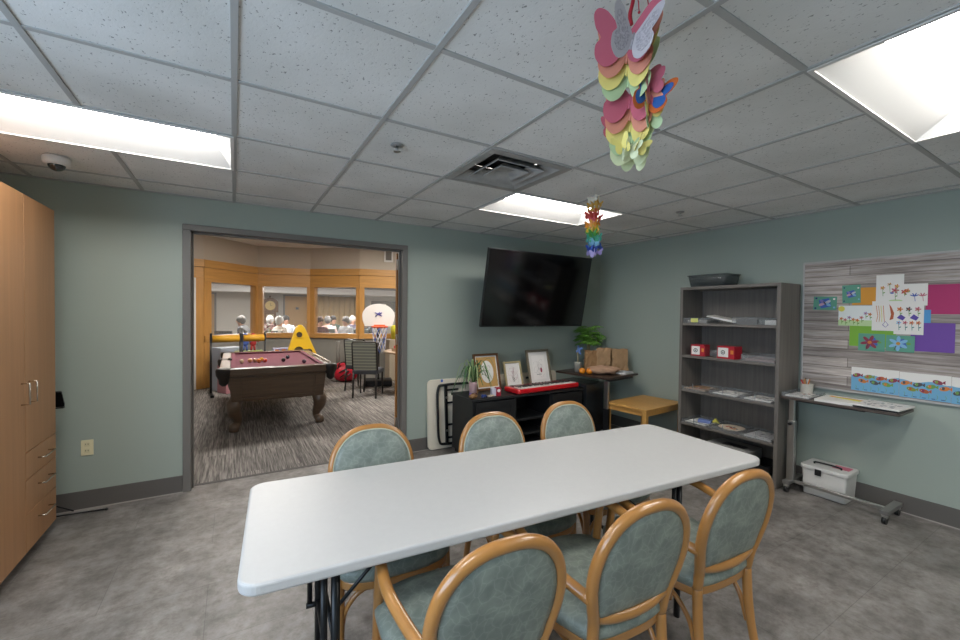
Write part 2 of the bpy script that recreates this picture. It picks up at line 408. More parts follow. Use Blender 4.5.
# ------------------------------------------------------------------ ceiling lights
M_lens = mat('glowing lens', 'ffffff', .5, emit=(1, .97, .93), estr=17)
def troffer(name, x0, x1, y0, y1, label, H=H, lens=M_lens, grp='recessed ceiling lights'):
    t = thing(name, label, 'ceiling light', ((x0+x1)/2, (y0+y1)/2, H), 0, grp)
    w, d = x1-x0, y1-y0; hw, hd = w/2-.013, d/2-.013; iw, idd, z = hw-.075, hd-.15, .085
    b = MB(); fr = mat('white baked reflector', 'efedea', .45)
    ou = [(-hw, -hd, 0), (hw, -hd, 0), (hw, hd, 0), (-hw, hd, 0)]; inn = [(-iw, -idd, z), (iw, -idd, z), (iw, idd, z), (-iw, idd, z)]
    b.add(ou+inn, [(0, 1, 5, 4), (1, 2, 6, 5), (2, 3, 7, 6), (3, 0, 4, 7)], fr)
    b.build('reflector', t, solid=.002)
    MB().box((0, 0, z+.006), (iw*2, idd*2, .01), lens).build('lens', t)
    q = MB(); q.ring(rrect(w-.004, d-.004, .002, 1), rrect(hw*2-.012, hd*2-.012, .002, 1), (0, 0, -.006), (1, 0, 0), (0, 1, 0), (0, 0, .006), M_white)
    q.build('rim', t)
    return t
labs = ['bright recessed ceiling light over the wood cabinet, left of the opening', 'small-looking recessed ceiling light between the air vent and the television',
        'large recessed ceiling light nearest the plank board, cut by the frame', 'added recessed ceiling light, out of view over the near end of the table', 'recessed ceiling light behind the viewer beside the right wall']
for (a, b_, c_, d_), l in zip(troffers, labs): troffer('ceiling_light', a, b_, c_, d_, l)

# air diffuser
v = thing('air_vent', 'square dusty white air diffuser with nested louvres in the ceiling', 'air vent', (1.531, 2.2575, H))
b = MB(); vg = mat('dusty white metal', 'a9a7a3', .5, var=.25, vscale=9)
b.ring(rrect(.6, .6, .002, 1), rrect(.5, .5, .002, 1), (0, 0, -.006), (1, 0, 0), (0, 1, 0), (0, 0, .008), vg); b.build('frame', v)
MB().box((0, 0, .13), (.56, .56, .01), mat('dark duct', '3d3c3b', .8)).build('duct', v)
for k, (s0, s1, z0, z1) in enumerate(((.25, .195, .0, .05), (.18, .125, -.002, .045), (.11, .06, -.004, .035))):
    q = MB()
    o1 = [(-s1, -s1, z1), (s1, -s1, z1), (s1, s1, z1), (-s1, s1, z1)]; o2 = [(-s0, -s0, z0), (s0, -s0, z0), (s0, s0, z0), (-s0, s0, z0)]
    q.add(o2+o1, [(0, 1, 5, 4), (1, 2, 6, 5), (2, 3, 7, 6), (3, 0, 4, 7)]+([(4, 5, 6, 7)] if k == 2 else []), vg); q.build('louvre', v, solid=.006)
q = MB(); s0 = .31
q.add([(-.3, -.3, 0), (.3, -.3, 0), (.3, .3, 0), (-.3, .3, 0), (-.3, -.3, .13), (.3, -.3, .13), (.3, .3, .13), (-.3, .3, .13)], [(0, 1, 5, 4), (1, 2, 6, 5), (2, 3, 7, 6), (3, 0, 4, 7)], mat('duct wall', '77746f', .7)); q.build('duct_wall', v)

for (x, y, l) in ((.771, 2.207, 'small round sprinkler in the ceiling tile left of the air vent'), (3.417, 2.265, 'small round sprinkler in the ceiling tile near the right wall')):
    s = thing('sprinkler_head', l, 'sprinkler', (x, y, H), 0, 'ceiling sprinklers')
    MB().lathe([(.0, .004), (.032, .003), (.036, -.004), (.02, -.008), (0, -.008)], m=mat('sprinkler plate', '8d8b88', .4)).build('escutcheon', s)
    q = MB(); q.cyl((0, 0, -.008), (0, 0, -.035), .008, m=M_steel)
    q.lathe([(0, -.033), (.02, -.034), (.02, -.037), (0, -.037)], m=M_steel); q.build('deflector', s)
s = thing('security_camera', 'white dome security camera on the ceiling above the wood cabinet', 'camera', (-.93, 3.5, H-.001))
MB().lathe([(0, 0), (.062, 0), (.065, -.01), (.062, -.04), (.05, -.05), (0, -.05)], m=M_white).build('housing', s)
MB().sph((0, 0, -.045), (.042, .042, .04), mat('smoked dome', '222426', .08, coat=1), 20, 12).build('dome', s)

# wall outlet
s = thing('wall_outlet', 'cream duplex power outlet on the green wall beside the opening', 'outlet', (-.941, YB, .46))
MB().box((0, -.003, 0), (.07, .006, .115), mat('cream plastic', 'e2d9b4', .4)).build('cover_plate', s, bevel=.002)
for z in (-.024, .024):
    r = MB(); r.prism(rrect(.034, .03, .01), (0, -.006, z), (1, 0, 0), (0, 0, 1), (0, -.002, 0), mat('cream socket', 'd8cfa8', .4))
    for x in (-.008, .006): r.box((x, -.0085, z+.003), (.003, .002, .009), M_black)
    r.build('socket', s)

# ------------------------------------------------------------------ wood cabinet
cb = thing('storage_cabinet', 'tall reddish oak laminate cabinet with doors and three drawers against the left wall', 'cabinet', (XL+.005, 2.93, 0))
D, Wd, Zb, Zt = .625, .9, .075, 2.15
b = MB(); b.bb((0, 0, Zb), (D-.02, Wd, Zt), M_lam); b.bb((.0, .03, 0), (D-.10, Wd-.03, Zb), M_lamin); b.build('body', cb, bevel=.002)
sy = .43     # seam between the two doors
gap = .0025
def leaf(name, y0, y1, z0, z1): return MB().bb((D-.019, y0+gap, z0+gap), (D, y1-gap, z1-gap), M_lam).build(name, cb, bevel=.0015)
def pull(par, horiz, c, n=.1):
    h = MB(); o = .034
    if horiz: pts = [(D, c[0]-n/2, c[1]), (D+o, c[0]-n/2, c[1]), (D+o, c[0]+n/2, c[1]), (D, c[0]+n/2, c[1])]
    else: pts = [(D, c[0], c[1]-n/2), (D+o, c[0], c[1]-n/2), (D+o, c[0], c[1]+n/2), (D, c[0], c[1]+n/2)]
    h.tube(spline(pts, 1), .0045, 10, M_chrome); h.build('handle', par)
lf = leaf('door', 0, sy, Zb, Zt); pull(lf, False, (sy-.05, 1.01), .12)
lf = leaf('door', sy, Wd, .66, Zt); pull(lf, False, (sy+.05, 1.01), .12)
for z0, z1 in ((.5, .66), (.3, .5), (Zb, .3)):
    lf = leaf('drawer', sy, Wd, z0, z1); pull(lf, True, ((sy+Wd)/2+.02, z1-.075), .16)

# music stand behind the cabinet
s = thing('music_stand', 'black folding music stand half hidden behind the wood cabinet', 'music stand', (-1.15, 3.99, 0))
MB().cyl((0, 0, .12), (0, 0, .85), .009, m=M_blackm).build('pole', s)
q = MB(); q.prism(rrect(.2, .13, .01), (.02, -.02, .86), (1, 0, 0), V((0, -.5, .86)), V((0, .01, .006)), M_blackm); q.box((.02, -.0, .80), (.2, .04, .008), M_blackm); q.build('desk', s)
for a, l in ((.37, .36), (2.5, .3), (4.5, .3)):
    q = MB(); q.cyl((0, 0, .03+.12), (math.cos(a)*l*.45, math.sin(a)*l*.45, .03), .005, m=M_blackm); q.cyl((0, 0, .035), (math.cos(a)*l, math.sin(a)*l*.28, .01), .006, m=M_blackm)
    q.sph((math.cos(a)*l, math.sin(a)*l*.28, .01), .01, M_black, 10, 6); q.build('leg', s)

# ------------------------------------------------------------------ television
tv = thing('television', 'large black flat television on the green wall, tilted downwards', 'television', (2.945, 3.73, 1.353), 0)
tl = math.atan2(.16, .812); Rt = Matrix.Rotation(tl, 3, 'X')
def tvp(x, y, z): return tuple(Rt @ V((x, y, z)))
Tt = Matrix.Rotation(tl, 4, 'X')
b = MB(); b.box((0, .0, .415), (1.45, .035, .83), M_black, T=Tt); b.build('bezel', tv, bevel=.004)
MB().box((0, -.0185, .418), (1.43, .001, .805), mat('dark glossy screen', '020203', .12, coat=.5), T=Tt).build('screen', tv)
MB().box((0, -.019, .007), (.03, .001, .005), mat('logo silver', '9a9a9a', .3, metal=1), T=Tt).build('logo', tv)
q = MB(); q.box((0, .03, .4), (.45, .03, .45), M_black, T=Tt); q.build('mounting_plate', tv)
q = MB(); q.box((0, .385, .42), (.12, .02, .4), M_blackm); q.box((.06, .24, .42), (.04, .3, .06), M_blackm, rz=.3); q.box((-.02, .14, .40), (.04, .25, .05), M_blackm, rz=-.4); q.build('wall_arm', tv)

# ------------------------------------------------------------------ folding table and chairs
TA = math.radians(-4.4)
ft = thing('folding_table', 'long white plastic folding table with black legs, chairs around it', 'table', (1.25, 1.573, 0), TA)
MB().prism(rrect(2.44, .765, .06, 8), (0, 0, .703), (1, 0, 0), (0, 1, 0), (0, 0, .037), M_top).build('tabletop', ft, bevel=.009, segs=3)
for sx, ix in ((-.95, .35), (.67, -.35)):
    MB().cyl((sx, -.29, .695), (sx, .29, .695), .014, m=M_blackm).build('leg_crossbar', ft); MB().cyl((sx, -.29, .2), (sx, .29, .2), .011, m=M_blackm).build('leg_crossbar', ft); fr = MB(); fr.cyl((sx+.05*(1 if ix > 0 else -1), -.29, .7), (sx+.05*(1 if ix > 0 else -1), .29, .7), .01, m=M_blackm)
    fr.build('leg_crossbar', ft)
    for sy_ in (-1, 1):
        q = MB(); q.cyl((sx, sy_*.29, 0), (sx, sy_*.29, .695), .0145, m=M_blackm); q.cyl((sx-.035, sy_*.29, .2), (sx-.035, sy_*.29, .69), .011, m=M_blackm)
        q.cyl((sx-.05, sy_*.29, .19), (sx+.014, sy_*.29, .19), .012, m=M_blackm); q.build('leg', ft)
    q = MB(); q.tube([(sx, -.14, .42), (sx+ix, -.05, .69)], .007, m=M_blackm); q.tube([(sx, .14, .42), (sx+ix, .05, .69)], .007, m=M_blackm); q.cyl((sx, -.29, .42), (sx, .29, .42), .008, m=M_blackm); q.build('brace', ft)

def oval_pts(s=1.0, off=0.0):
    """back frame outline in (x, z); recline handled by yb"""
    half = [(0, .883), (.07, .876), (.134, .845), (.181, .785), (.202, .71), (.200, .635), (.183, .565), (.166, .505)]
    return half
def yb(z): return -.235-.21*max(0, z-.46)
def make_chair(label, loc, rz):
    t = thing('armchair', label, 'chair', loc, rz, 'armchairs around the white table')
    half = oval_pts()
    loop = [(-x, yb(z), z) for x, z in reversed(half)]+[(x, yb(z), z) for x, z in half[1:]]
    loop = [(-.16, -.232, .43)]+loop+[(.16, -.232, .43)]
    MB().tube(spline(loop, 5), .0195, 12, M_bent, flat=1.0).build('back_frame', t)
    # bottom rail of the back, bowed to the rear
    MB().tube(spline([(-.168, yb(.5), .522), (-.09, yb(.5)-.010, .506), (0, yb(.5)-.014, .501), (.09, yb(.5)-.010, .506), (.168, yb(.5), .522)], 5), .017, 10, M_bent, flat=1.2, up=(0, 0, 1)).build('back_rail', t)
    # upholstered panel
    pan = [(x*.93, .52+(z-.505)*.93) for x, z in half]; pan = [p for p in pan]
    outline = spline([(x, 0, z) for x, z in pan]+[(.08, 0, .513), (0, 0, .509), (-.08, 0, .513)]+[(-x, 0, z) for x, z in reversed(pan[1:])], 3, closed=True)
    vs = []; fs = []; n = len(outline); cz = .7; rings = ((1, 0), (.97, .022), (.85, .031), (.5, .036), (.02, .037))
    for sgn in (1, -.55):
        o0 = len(vs)
        for k, dy in rings:
            if sgn > 0: k *= 1.07
            for p in outline:
                z = cz+(p.z-cz)*k; vs.append((p.x*k, yb(z)+sgn*dy, z))
        for r in range(len(rings)-1):
            for j in range(n): fs.append((o0+r*n+j, o0+r*n+(j+1) % n, o0+(r+1)*n+(j+1) % n, o0+(r+1)*n+j))
        fs.append(tuple(o0+(len(rings)-1)*n+j for j in range(n)))
    MB().add(vs, fs, M_vinyl, True).build('backrest', t)
    pw = MB(); pw.tube([(p.x*1.05, yb(cz+(p.z-cz)*1.05)+.021, cz+(p.z-cz)*1.05) for p in outline], .0035, 6, mat('pale piping', 'b9bda9', .5), closed=True); pw.build('piping', t)
    # seat
    so = [(.19, -.2), (.235, -.05), (.245, .1), (.225, .215), (.12, .262), (0, .268)]
    so2 = spline([(x, y, 0) for x, y in so]+[(-x, y, 0) for x, y in reversed(so[:-1])]+[(-.165, -.235, 0), (-.08, -.255, 0), (.08, -.255, 0), (.165, -.235, 0)], 4, closed=True)
    vs = []; fs = []; n = len(so2)
    for k, z in ((.95, .425), (1, .445), (1.0, .465), (.96, .482), (.8, .492), (.4, .497), (.02, .498)):
        for p in so2: vs.append((p.x*k, .02+(p.y-.02)*k, z))
    for r in range(6):
        for j in range(n): fs.append((r*n+j, r*n+(j+1) % n, (r+1)*n+(j+1) % n, (r+1)*n+j))
    fs.append(tuple(range(n))); fs.append(tuple(6*n+j for j in range(n)))
    MB().add(vs, fs, M_vinyl, True).build('seat', t)
    q = MB(); q.prism([(p.x*.965, .02+(p.y-.02)*.965) for p in so2], (0, 0, .395), (1, 0, 0), (0, 1, 0), (0, 0, .038), M_bent); q.build('seat_frame', t, bevel=.008)
    for s_ in (-1, 1):
        MB().tube(spline([(s_*.16, -.232, .45), (s_*.165, -.245, .25), (s_*.185, -.285, 0)], 5), [.019]*6+[.017]*5, 12, M_bent).build('leg', t)
        MB().tube(spline([(s_*.232, .2, 0), (s_*.228, .19, .3), (s_*.228, .17, .5), (s_*.226, .15, .645)], 5), .0175, 12, M_bent).build('leg', t)
        MB().tube(spline([(s_*.196, yb(.62)+.004, .60), (s_*.222, -.16, .618), (s_*.245, -.02, .645), (s_*.238, .1, .665), (s_*.224, .19, .655), (s_*.215, .215, .64)], 5), .0175, 12, M_bent, flat=1.1).build('arm', t)
        MB().tube(spline([(s_*.222, .175, .2), (s_*.222, .155, .3), (s_*.215, .09, .372), (s_*.2, 0, .385), (s_*.18, -.12, .372), (s_*.168, -.2, .3), (s_*.166, -.235, .2)], 5), .010, 8, M_bent).build('brace', t)
    MB().tube(spline([(-.222, .185, .22), (-.205, .195, .31), (-.14, .2, .375), (0, .2, .385), (.14, .2, .375), (.205, .195, .31), (.222, .185, .22)], 5), .010, 8, M_bent).build('brace', t)
    if 0: MB().tube(spline([(-.165, -.24, .22), (-.15, -.235, .31), (-.1, -.23, .375), (0, -.23, .385), (.1, -.23, .375), (.15, -.235, .31), (.165, -.24, .22)], 5), .010, 8, M_bent).build('brace', t)
    return t
near = [((.65, 1.215), -4, 'bentwood armchair with sage vinyl, nearest the viewer, seen from behind at the table end'),
        ((1.178, 1.165), -4, 'bentwood sage armchair, middle of the three on the near side of the white table'),
        ((1.735, 1.150), -4, 'bentwood armchair with sage vinyl on the near side, at the end towards the bookcase')]
far = [((.605, 1.845), 176, 'bentwood armchair across the white table, in front of the opening to the pool table'),
       ((1.305, 1.775), 175, 'bentwood armchair across the white table, in front of the black console'),
       ((1.92, 1.795), 174, 'bentwood armchair across the white table, in front of the red keyboard end')]
c0 = None
for (p, a, l) in near+far:
    if c0 is None: c0 = make_chair(l, (p[0], p[1], 0), math.radians(a))
    else: dup(c0, (p[0], p[1], 0), math.radians(a), l)


# ------------------------------------------------------------------ plastic folding table leaning on the wall
lt = thing('folded_table', 'white folding table with black leg frame standing on its side against the green wall', 'table', (2.715, 4.065, 0))
LT = Matrix.Rotation(-.075, 4, 'X')
MB().prism(rrect(1.83, .755, .05, 7), (0, 0, .385), (1, 0, 0), (0, 0, 1), (0, .035, 0), mat('ivory plastic', 'ddd4c2', .45), T=LT).build('tabletop', lt, bevel=.006)
for sx in (-1, 1):
    q = MB(); q.tube(spline([(sx*.40, -.03, .7), (sx*.72, -.03, .7), (sx*.80, -.03, .66), (sx*.81, -.03, .38), (sx*.80, -.03, .11), (sx*.72, -.03, .06), (sx*.40, -.03, .06)], 6), .014, 10, M_blackm, T=LT); q.build('folded_leg', lt)
    q = MB(); q.box((sx*.70, -.012, .38), (.03, .024, .64), M_blackm, T=LT); q.build('side_rail', lt, bevel=.003)
    for z in (.12, .26, .50, .64):
        MB().box((sx*.62, -.012, z), (.15, .02, .02), M_blackm, T=LT).build('strut', lt)
    for z in (.20, .56): MB().cyl(LT @ V((sx*.70, -.03, z)), LT @ V((sx*.70, -.022, z)), .012, m=M_steel).build('bolt', lt)
MB().box((-.74, -.002, .745), (.025, .004, .03), mat('blue tape', '3f63b8', .5), T=LT).build('tape', lt)

# ------------------------------------------------------------------ console
cs = thing('media_console', 'low black wood media console below the television', 'console', (2.77, 3.745, 0))
cm = mat('black stained wood', '1d1e20', .45, var=.25, vscale=6, stretch=(.6, 3, 6))
w_, d_, h_ = 1.48, .44, .635
MB().box((0, 0, h_-.0125), (w_+.03, d_+.02, .025), cm).build('top', cs, bevel=.004)
b = MB()
for x in (-w_/2+.012, w_/2-.012, -.22, .26): b.box((x, 0, (h_-.025+.05)/2), (.024, d_, h_-.075), cm)
b.box((0, d_/2-.006, .33), (w_-.02, .012, .55), cm); b.box((0, 0, .06), (w_-.02, d_, .03), cm); b.box((0, .02, .025), (w_-.06, d_-.06, .05), cm)
b.box((.02, 0, .36), (.46, d_-.03, .018), cm); b.box((.02, 0, .2), (.46, d_-.03, .018), cm); b.build('body', cs)
for x0, x1, hx in ((-w_/2+.026, -.234, -.26), (.274, w_/2-.026, .3)):
    dr = MB(); dr.box(((x0+x1)/2, -d_/2-.006, .335), (x1-x0, .016, .53), cm)
    dr.ring(rrect(x1-x0-.004, .526, .002, 1), rrect(x1-x0-.11, .42, .002, 1), ((x0+x1)/2, -d_/2-.014, .335), (1, 0, 0), (0, 0, 1), (0, -.007, 0), cm)
    dro = dr.build('door', cs, bevel=.002); q = MB(); q.sph((hx, -d_/2-.032, .34), .011, M_steel, 12, 8); q.cyl((hx, -d_/2-.01, .34), (hx, -d_/2-.03, .34), .004, m=M_steel); q.build('knob', dro)

CZ = .635
# picture frames leaning back on the console
def picture(name_lbl, x, y, w, h, fw, fcol, tilt, rz, art, z=CZ):
    t = thing('framed_drawing', name_lbl, 'picture', (x, y, z), rz, 'framed pictures on the console')
    T = Matrix.Rotation(-tilt, 4, 'X')
    q = MB(); q.ring(rrect(w, h, .002, 1), rrect(w-2*fw, h-2*fw, .002, 1), (0, 0, h/2), (1, 0, 0), (0, 0, 1), (0, -.02, 0), fcol, T=T); q.build('frame', t, bevel=.003)
    q = MB(); q.box((0, -.005, h/2), (w-2*fw+.004, .006, h-2*fw+.004), M_paper, T=T); o0 = (0, -.0085, h/2)
    art(q, o0, T); q.build('picture', t)
    MB().cyl((0, h*.55*math.tan(tilt)+.006, h*.55), (0, .118, .004), .004, m=M_black).build('easel_leg', t)
    return t
ink = mat('grey ink', '8b8886', .7); gold = mat('gold mat board', 'c39a5c', .6)
def scribble(q, o, T, cx, cz, s, n, m=ink, seed=1, wd=.0006):
    r = random.Random(seed)
    for k in range(n):
        a = r.random()*6; x, z = cx+r.uniform(-s, s)*.6, cz+r.uniform(-s, s)
        pts = [(x+s*.6*math.cos(a+i*.8)*(.5+i*.1)+o[0], o[1]-.0005, z+o[2]+s*.5*math.sin(a+i*.8)) for i in range(6)]
        q.tube(spline(pts, 3), wd, 4, m, T=T)
def art1(q, o, T):
    q.box((o[0], o[1]+.001, o[2]), (.26, .002, .335), gold, T=T)
    q.prism(ell(.085, .125), (o[0], o[1]-.0005, o[2]), (1, 0, 0), (0, 0, 1), (0, -.001, 0), M_paper, T=T)
    scribble(q, (o[0], o[1]-.002, o[2]), T, 0, 0, .06, 12, seed=4)
def art2(q, o, T):
    scribble(q, (o[0], o[1]-.001, o[2]), T, 0, 0, .07, 16, mat('rose ink', 'b5808a', .7), 6)
    scribble(q, (o[0], o[1]-.0015, o[2]), T, .0, -.05, .025, 12, mat('dark green ink', '4d5c48', .7), 8)
def art3(q, o, T):
    q.prism(rrect(.20, .29, .002, 1), o, (1, 0, 0), (0, 0, 1), (0, -.001, 0), mat('off white art paper', 'efebe6', .7), T=T)
    scribble(q, (o[0], o[1]-.002, o[2]), T, -.005, -.01, .075, 10, seed=12)
    q.prism(ell(.014, .03, 12, .03, -.035), (o[0], o[1]-.001, o[2]), (1, 0, 0), (0, 0, 1), (0, -.001, 0), mat('crimson ink', 'a0304a', .6), T=T)
    q.box((o[0]-.01, o[1]-.002, o[2]-.085), (.075, .001, .006), ink, T=T)
picture('brown wooden picture frame with an oval drawing behind the spider plant', 2.45, 3.90, .335, .41, .024, mat('brown frame wood', '6d4a2c', .35, var=.3, stretch=(4, 4, 1)), .23, .02, art1)
picture('small beige picture frame between the two taller framed drawings', 2.78, 3.86, .25, .31, .02, mat('pale gold frame', 'a89a72', .4), .25, .05, art2)
picture('taupe picture frame holding a figure drawing with a red spot, beside the keyboard', 3.19, 3.89, .36, .43, .028, mat('taupe frame wood', '7d7360', .45, var=.2), .23, .05, art3)

def leafstrip(q, pts, w, m):
    P = spline(pts, 5); n = len(P); vs = []; fs = []
    for i, p in enumerate(P):
        t = (P[min(i+1, n-1)]-P[max(i-1, 0)]).normalized(); s = t.cross(V((0, 0, 1)))
        if s.length < .01: s = V((1, 0, 0))
        s.normalize(); k = w*math.sin(PI*min(1, (i+.6)/(n))*.98)**.5
        vs += [p-s*k, p-V((0, 0, 1))*k*.35, p+s*k]
    for i in range(n-1): fs += [(3*i, 3*i+1, 3*i+4, 3*i+3), (3*i+1, 3*i+2, 3*i+5, 3*i+4)]
    q.add(vs, fs, m, True)
sp = thing('potted_plant', 'spider plant with long arching leaves in a pink pot on the black console', 'plant', (2.145, 3.72, CZ))
MB().lathe([(0, 0), (.036, 0), (.044, .13), (.046, .145), (.040, .145), (.038, .125), (0, .125)], m=mat('pale pink ceramic', 'd9b4b6', .3)).build('pot', sp)
MB().lathe([(.0375, 0), (.0395, .03), (.0385, .03)], m=mat('violet glaze', '8a6fb5', .3)).build('pot_band', sp)
q = MB(); r = random.Random(3)
for k in range(34):
    a = 2*PI*k/34*2.4+r.uniform(-.2, .2); L_ = r.uniform(.15, .30); hh = r.uniform(.08, .27); dr_ = r.uniform(-.16, .02)
    if math.sin(a) > .2: L_ *= .6
    c_, s_ = math.cos(a), math.sin(a)
    leafstrip(q, [(0, 0, .12), (c_*L_*.3, s_*L_*.3, .12+hh*.75), (c_*L_*.65, s_*L_*.65, .12+hh), (c_*L_, s_*L_, max(.02, .12+hh*.5+dr_))], r.uniform(.005, .008), M_leafd if k % 3 else mat('pale leaf edge', '9fb37a', .5))
q.build('foliage', sp, solid=.0012)
s = thing('wooden_bowl', 'small brown leaf-shaped wooden dish at the near corner of the console', 'dish', (2.06, 3.57, CZ), .4)
q = MB(); q.sph((0, 0, .034), (.055, .04, .034), mat('brown carved wood', '8a6238', .5, var=.3), 18, 8, fn=lambda d: 1 if d.z < .25 else .72); q.build('bowl', s)
MB().tube(spline([(.045, 0, .045), (.07, .0, .05), (.085, .01, .062)], 4), .006, 8, mat('brown carved wood', '')).build('stem', s)
s = thing('toy_car', 'small dark blue toy car lying in front of the pink plant pot', 'toy', (2.19, 3.57, CZ), .3)
q = MB(); q.prism([(-.035, .006), (.035, .006), (.035, .02), (.018, .022), (.01, .036), (-.018, .036), (-.028, .022), (-.035, .02)], (0, -.016, 0), (1, 0, 0), (0, 0, 1), (0, .032, 0), mat('dark blue enamel', '2b3f7a', .3)); q.build('body', s, bevel=.003)
for x in (-.02, .02):
    for y in (-.017, .017): MB().cyl((x, y-.004, .009), (x, y+.004, .009), .009, m=M_black).build('wheel', s)
s = thing('cloth_scrap', 'crumpled beige tissue lying between the blue toy and the red clock', 'tissue', (2.265, 3.56, CZ+.001), .2)
MB().sph((0, 0, .012), (.045, .02, .012), mat('beige tissue', 'bcaa98', .8, bump=.6, bscale=40), 18, 8, fn=lambda d: 1+.2*math.sin(9*d.x+4*d.y)).build('tissue', s)
s = thing('desk_clock', 'small red and white desk clock on the console left of the keyboard', 'clock', (2.345, 3.60, CZ), -.25)
MB().prism(rrect(.045, .085, .012), (-.024, -.03, .0425), (1, 0, 0), (0, 0, 1), (0, .06, 0), mat('pale lilac plastic', 'c9c6d4', .35)).build('case', s, bevel=.003)
MB().prism(rrect(.052, .09, .014), (.026, -.034, .045), (1, 0, 0), (0, 0, 1), (0, .066, 0), mat('dark red plastic', 'a51d33', .3)).build('front', s, bevel=.003)
MB().prism(ell(.017, .017, 20), (.026, -.034, .06), (1, 0, 0), (0, 0, 1), (0, -.003, 0), M_paper).build('dial', s)

# red keyboard
kb = thing('keyboard', 'bright red electronic keyboard lying on the black console', 'keyboard', (3.03, 3.665, CZ+.006), math.radians(3))
q = MB(); q.prism(rrect(.93, .27, .035), (0, 0, 0), (1, 0, 0), (0, 1, 0), (0, 0, .052), M_red); q.build('body', kb, bevel=.014, segs=3)
q = MB(); q.box((0, -.06, .055), (.84, .115, .006), mat('ivory keys', 'e4dfd6', .3))
for k in range(36): q.box((-.42+.84*(k+1)/36.5, -.06, .0585), (.0012, .114, .0008), ink)
q.build('white_keys', kb)
bk = MB(); kk = 0
for k in range(36):
    if k % 7 in (2, 6): continue
    bk.box((-.42+.84*(k+1)/36.5, -.033, .062), (.012, .06, .009), M_black)
bo = bk.build('black_keys', kb, bevel=.0015); bo['kind'] = 'stuff'
MB().box((0, .055, .0535), (.78, .085, .004), mat('dark red panel', '5d0e15', .3)).build('control_panel', kb)
for x in (-.37, .37): MB().lathe([(0, .0), (.032, 0), (.032, .003), (0, .003)], (x, .075, .0535), 18, M_black).build('speaker_grille', kb)
for x in (-.1, -.05, 0, .05, .1): MB().cyl((x, .06, .055), (x, .06, .066), .007, m=M_black, n=10).build('dial_knob', kb)

# ------------------------------------------------------------------ corner rolling table and what lies on it
CT = math.radians(9)
ct = thing('overbed_table', 'dark rolling table in the room corner carrying the brown paper bags', 'table', (3.877, 3.655, 0), CT)
darkw = mat('dark walnut laminate', '3a2a22', .35, var=.25, vscale=4, stretch=(2, 8, 8))
TZ = .78
MB().prism(rrect(.68, .76, .03), (0, 0, TZ-.022), (1, 0, 0), (0, 1, 0), (0, 0, .022), darkw).build('tabletop', ct, bevel=.004)
MB().box((-.29, -.34, .39), (.035, .05, .69), M_steel).build('post', ct, bevel=.003)
MB().box((-.29, -.34, .25), (.045, .06, .35), M_blackm).build('lower_post', ct, bevel=.003)
MB().box((-.03, -.34, TZ-.035), (.5, .05, .025), M_blackm).build('support_rail', ct)
for y in (-.34, .30):
    q = MB(); q.box((.0, y, .065), (.5, .045, .03), M_blackm); q.build('base_foot', ct, bevel=.003)
    for x in (-.22, .22):
        q = MB(); q.cyl((x, y-.012, .026), (x, y+.012, .026), .025, m=M_black); q.box((x, y, .045), (.02, .03, .02), M_steel); q.build('caster', ct)
MB().box((-.29, 0, .085), (.04, .64, .03), M_blackm).build('base_bar', ct)
fc = thing('drawer_unit', 'black glossy drawer unit standing in the dark below the corner table', 'cabinet', (3.74, 3.80, 0), CT)
gl = mat('black gloss board', '26282b', .2)
MB().box((0, 0, .36), (.36, .46, .60), gl).build('body', fc, bevel=.004)
for z in (.16, .36, .56):
    dq = MB().box((-.185, 0, z), (.014, .44, .185), gl).build('drawer', fc, bevel=.003); MB().box((-.197, 0, z+.05), (.012, .14, .012), M_steel).build('handle', dq)
for x in (-.14, .14):
    for y in (-.19, .19): MB().cyl((x, y, 0), (x, y, .06), .018, m=M_black).build('foot', fc)

def leaf_blade(q, o, d, n_, L_, w, m):
    d = V(d).normalized(); s = d.cross(V(n_)).normalized(); u = s.cross(d)
    vs = [V(o)]; k = 5
    for i in range(1, k): 
        t = i/k; wi = w*math.sin(PI*t**.8); c = V(o)+d*L_*t-u*(L_*.25*t*t)
        vs += [c-s*wi-u*wi*.2, c, c+s*wi-u*wi*.2]
    vs.append(V(o)+d*L_-u*L_*.25); fs = [(0, 2, 1), (0, 3, 2)]
    for i in range(k-2): a = 1+3*i; fs += [(a, a+1, a+4, a+3), (a+1, a+2, a+5, a+4)]
    a = 1+3*(k-2); fs += [(a, a+1, a+3), (a+1, a+2, a+3)]
    q.add(vs, fs, m, True)
mp_ = thing('potted_plant', 'leafy green plant with braided stem rising behind the brown paper bags', 'plant', (4.02, 3.93, TZ))
MB().lathe([(0, 0), (.05, 0), (.065, .10), (.07, .12), (.062, .12), (.058, .1), (0, .1)], m=mat('grey stone pot', '8e8a80', .6)).build('pot', mp_)
q = MB()
for k in range(3): q.tube([(0.014*math.cos(2.1*k+z*14), .014*math.sin(2.1*k+z*14), .09+z) for z in [i*.02 for i in range(15)]], .009, 8, mat('braided bark', '9a8a66', .7))
q.build('stem', mp_)
q = MB(); r = random.Random(5)
for k in range(84):
    a = r.uniform(0, 2*PI); e = r.uniform(-.9, 1.2); R_ = r.uniform(.07, .185)
    c_ = V((math.cos(a)*math.cos(e)*R_*1.05, math.sin(a)*math.cos(e)*R_*.75, .44+math.sin(e)*R_*.95))
    base = V((0, 0, .33)); q.tube([base, (base+c_)/2+V((0, 0, .03)), c_], .0018, 5, M_leaf)
    out = (c_-V((0, 0, .4))).normalized()
    for j in range(5):
        b_ = a+(j-2)*.62; leaf_blade(q, c_, (math.cos(b_), math.sin(b_), .25*out.z-.15+r.uniform(-.1, .1)), (0, 0, 1), r.uniform(.065, .10), .018, M_leaf)
q.build('foliage', mp_, solid=.001)

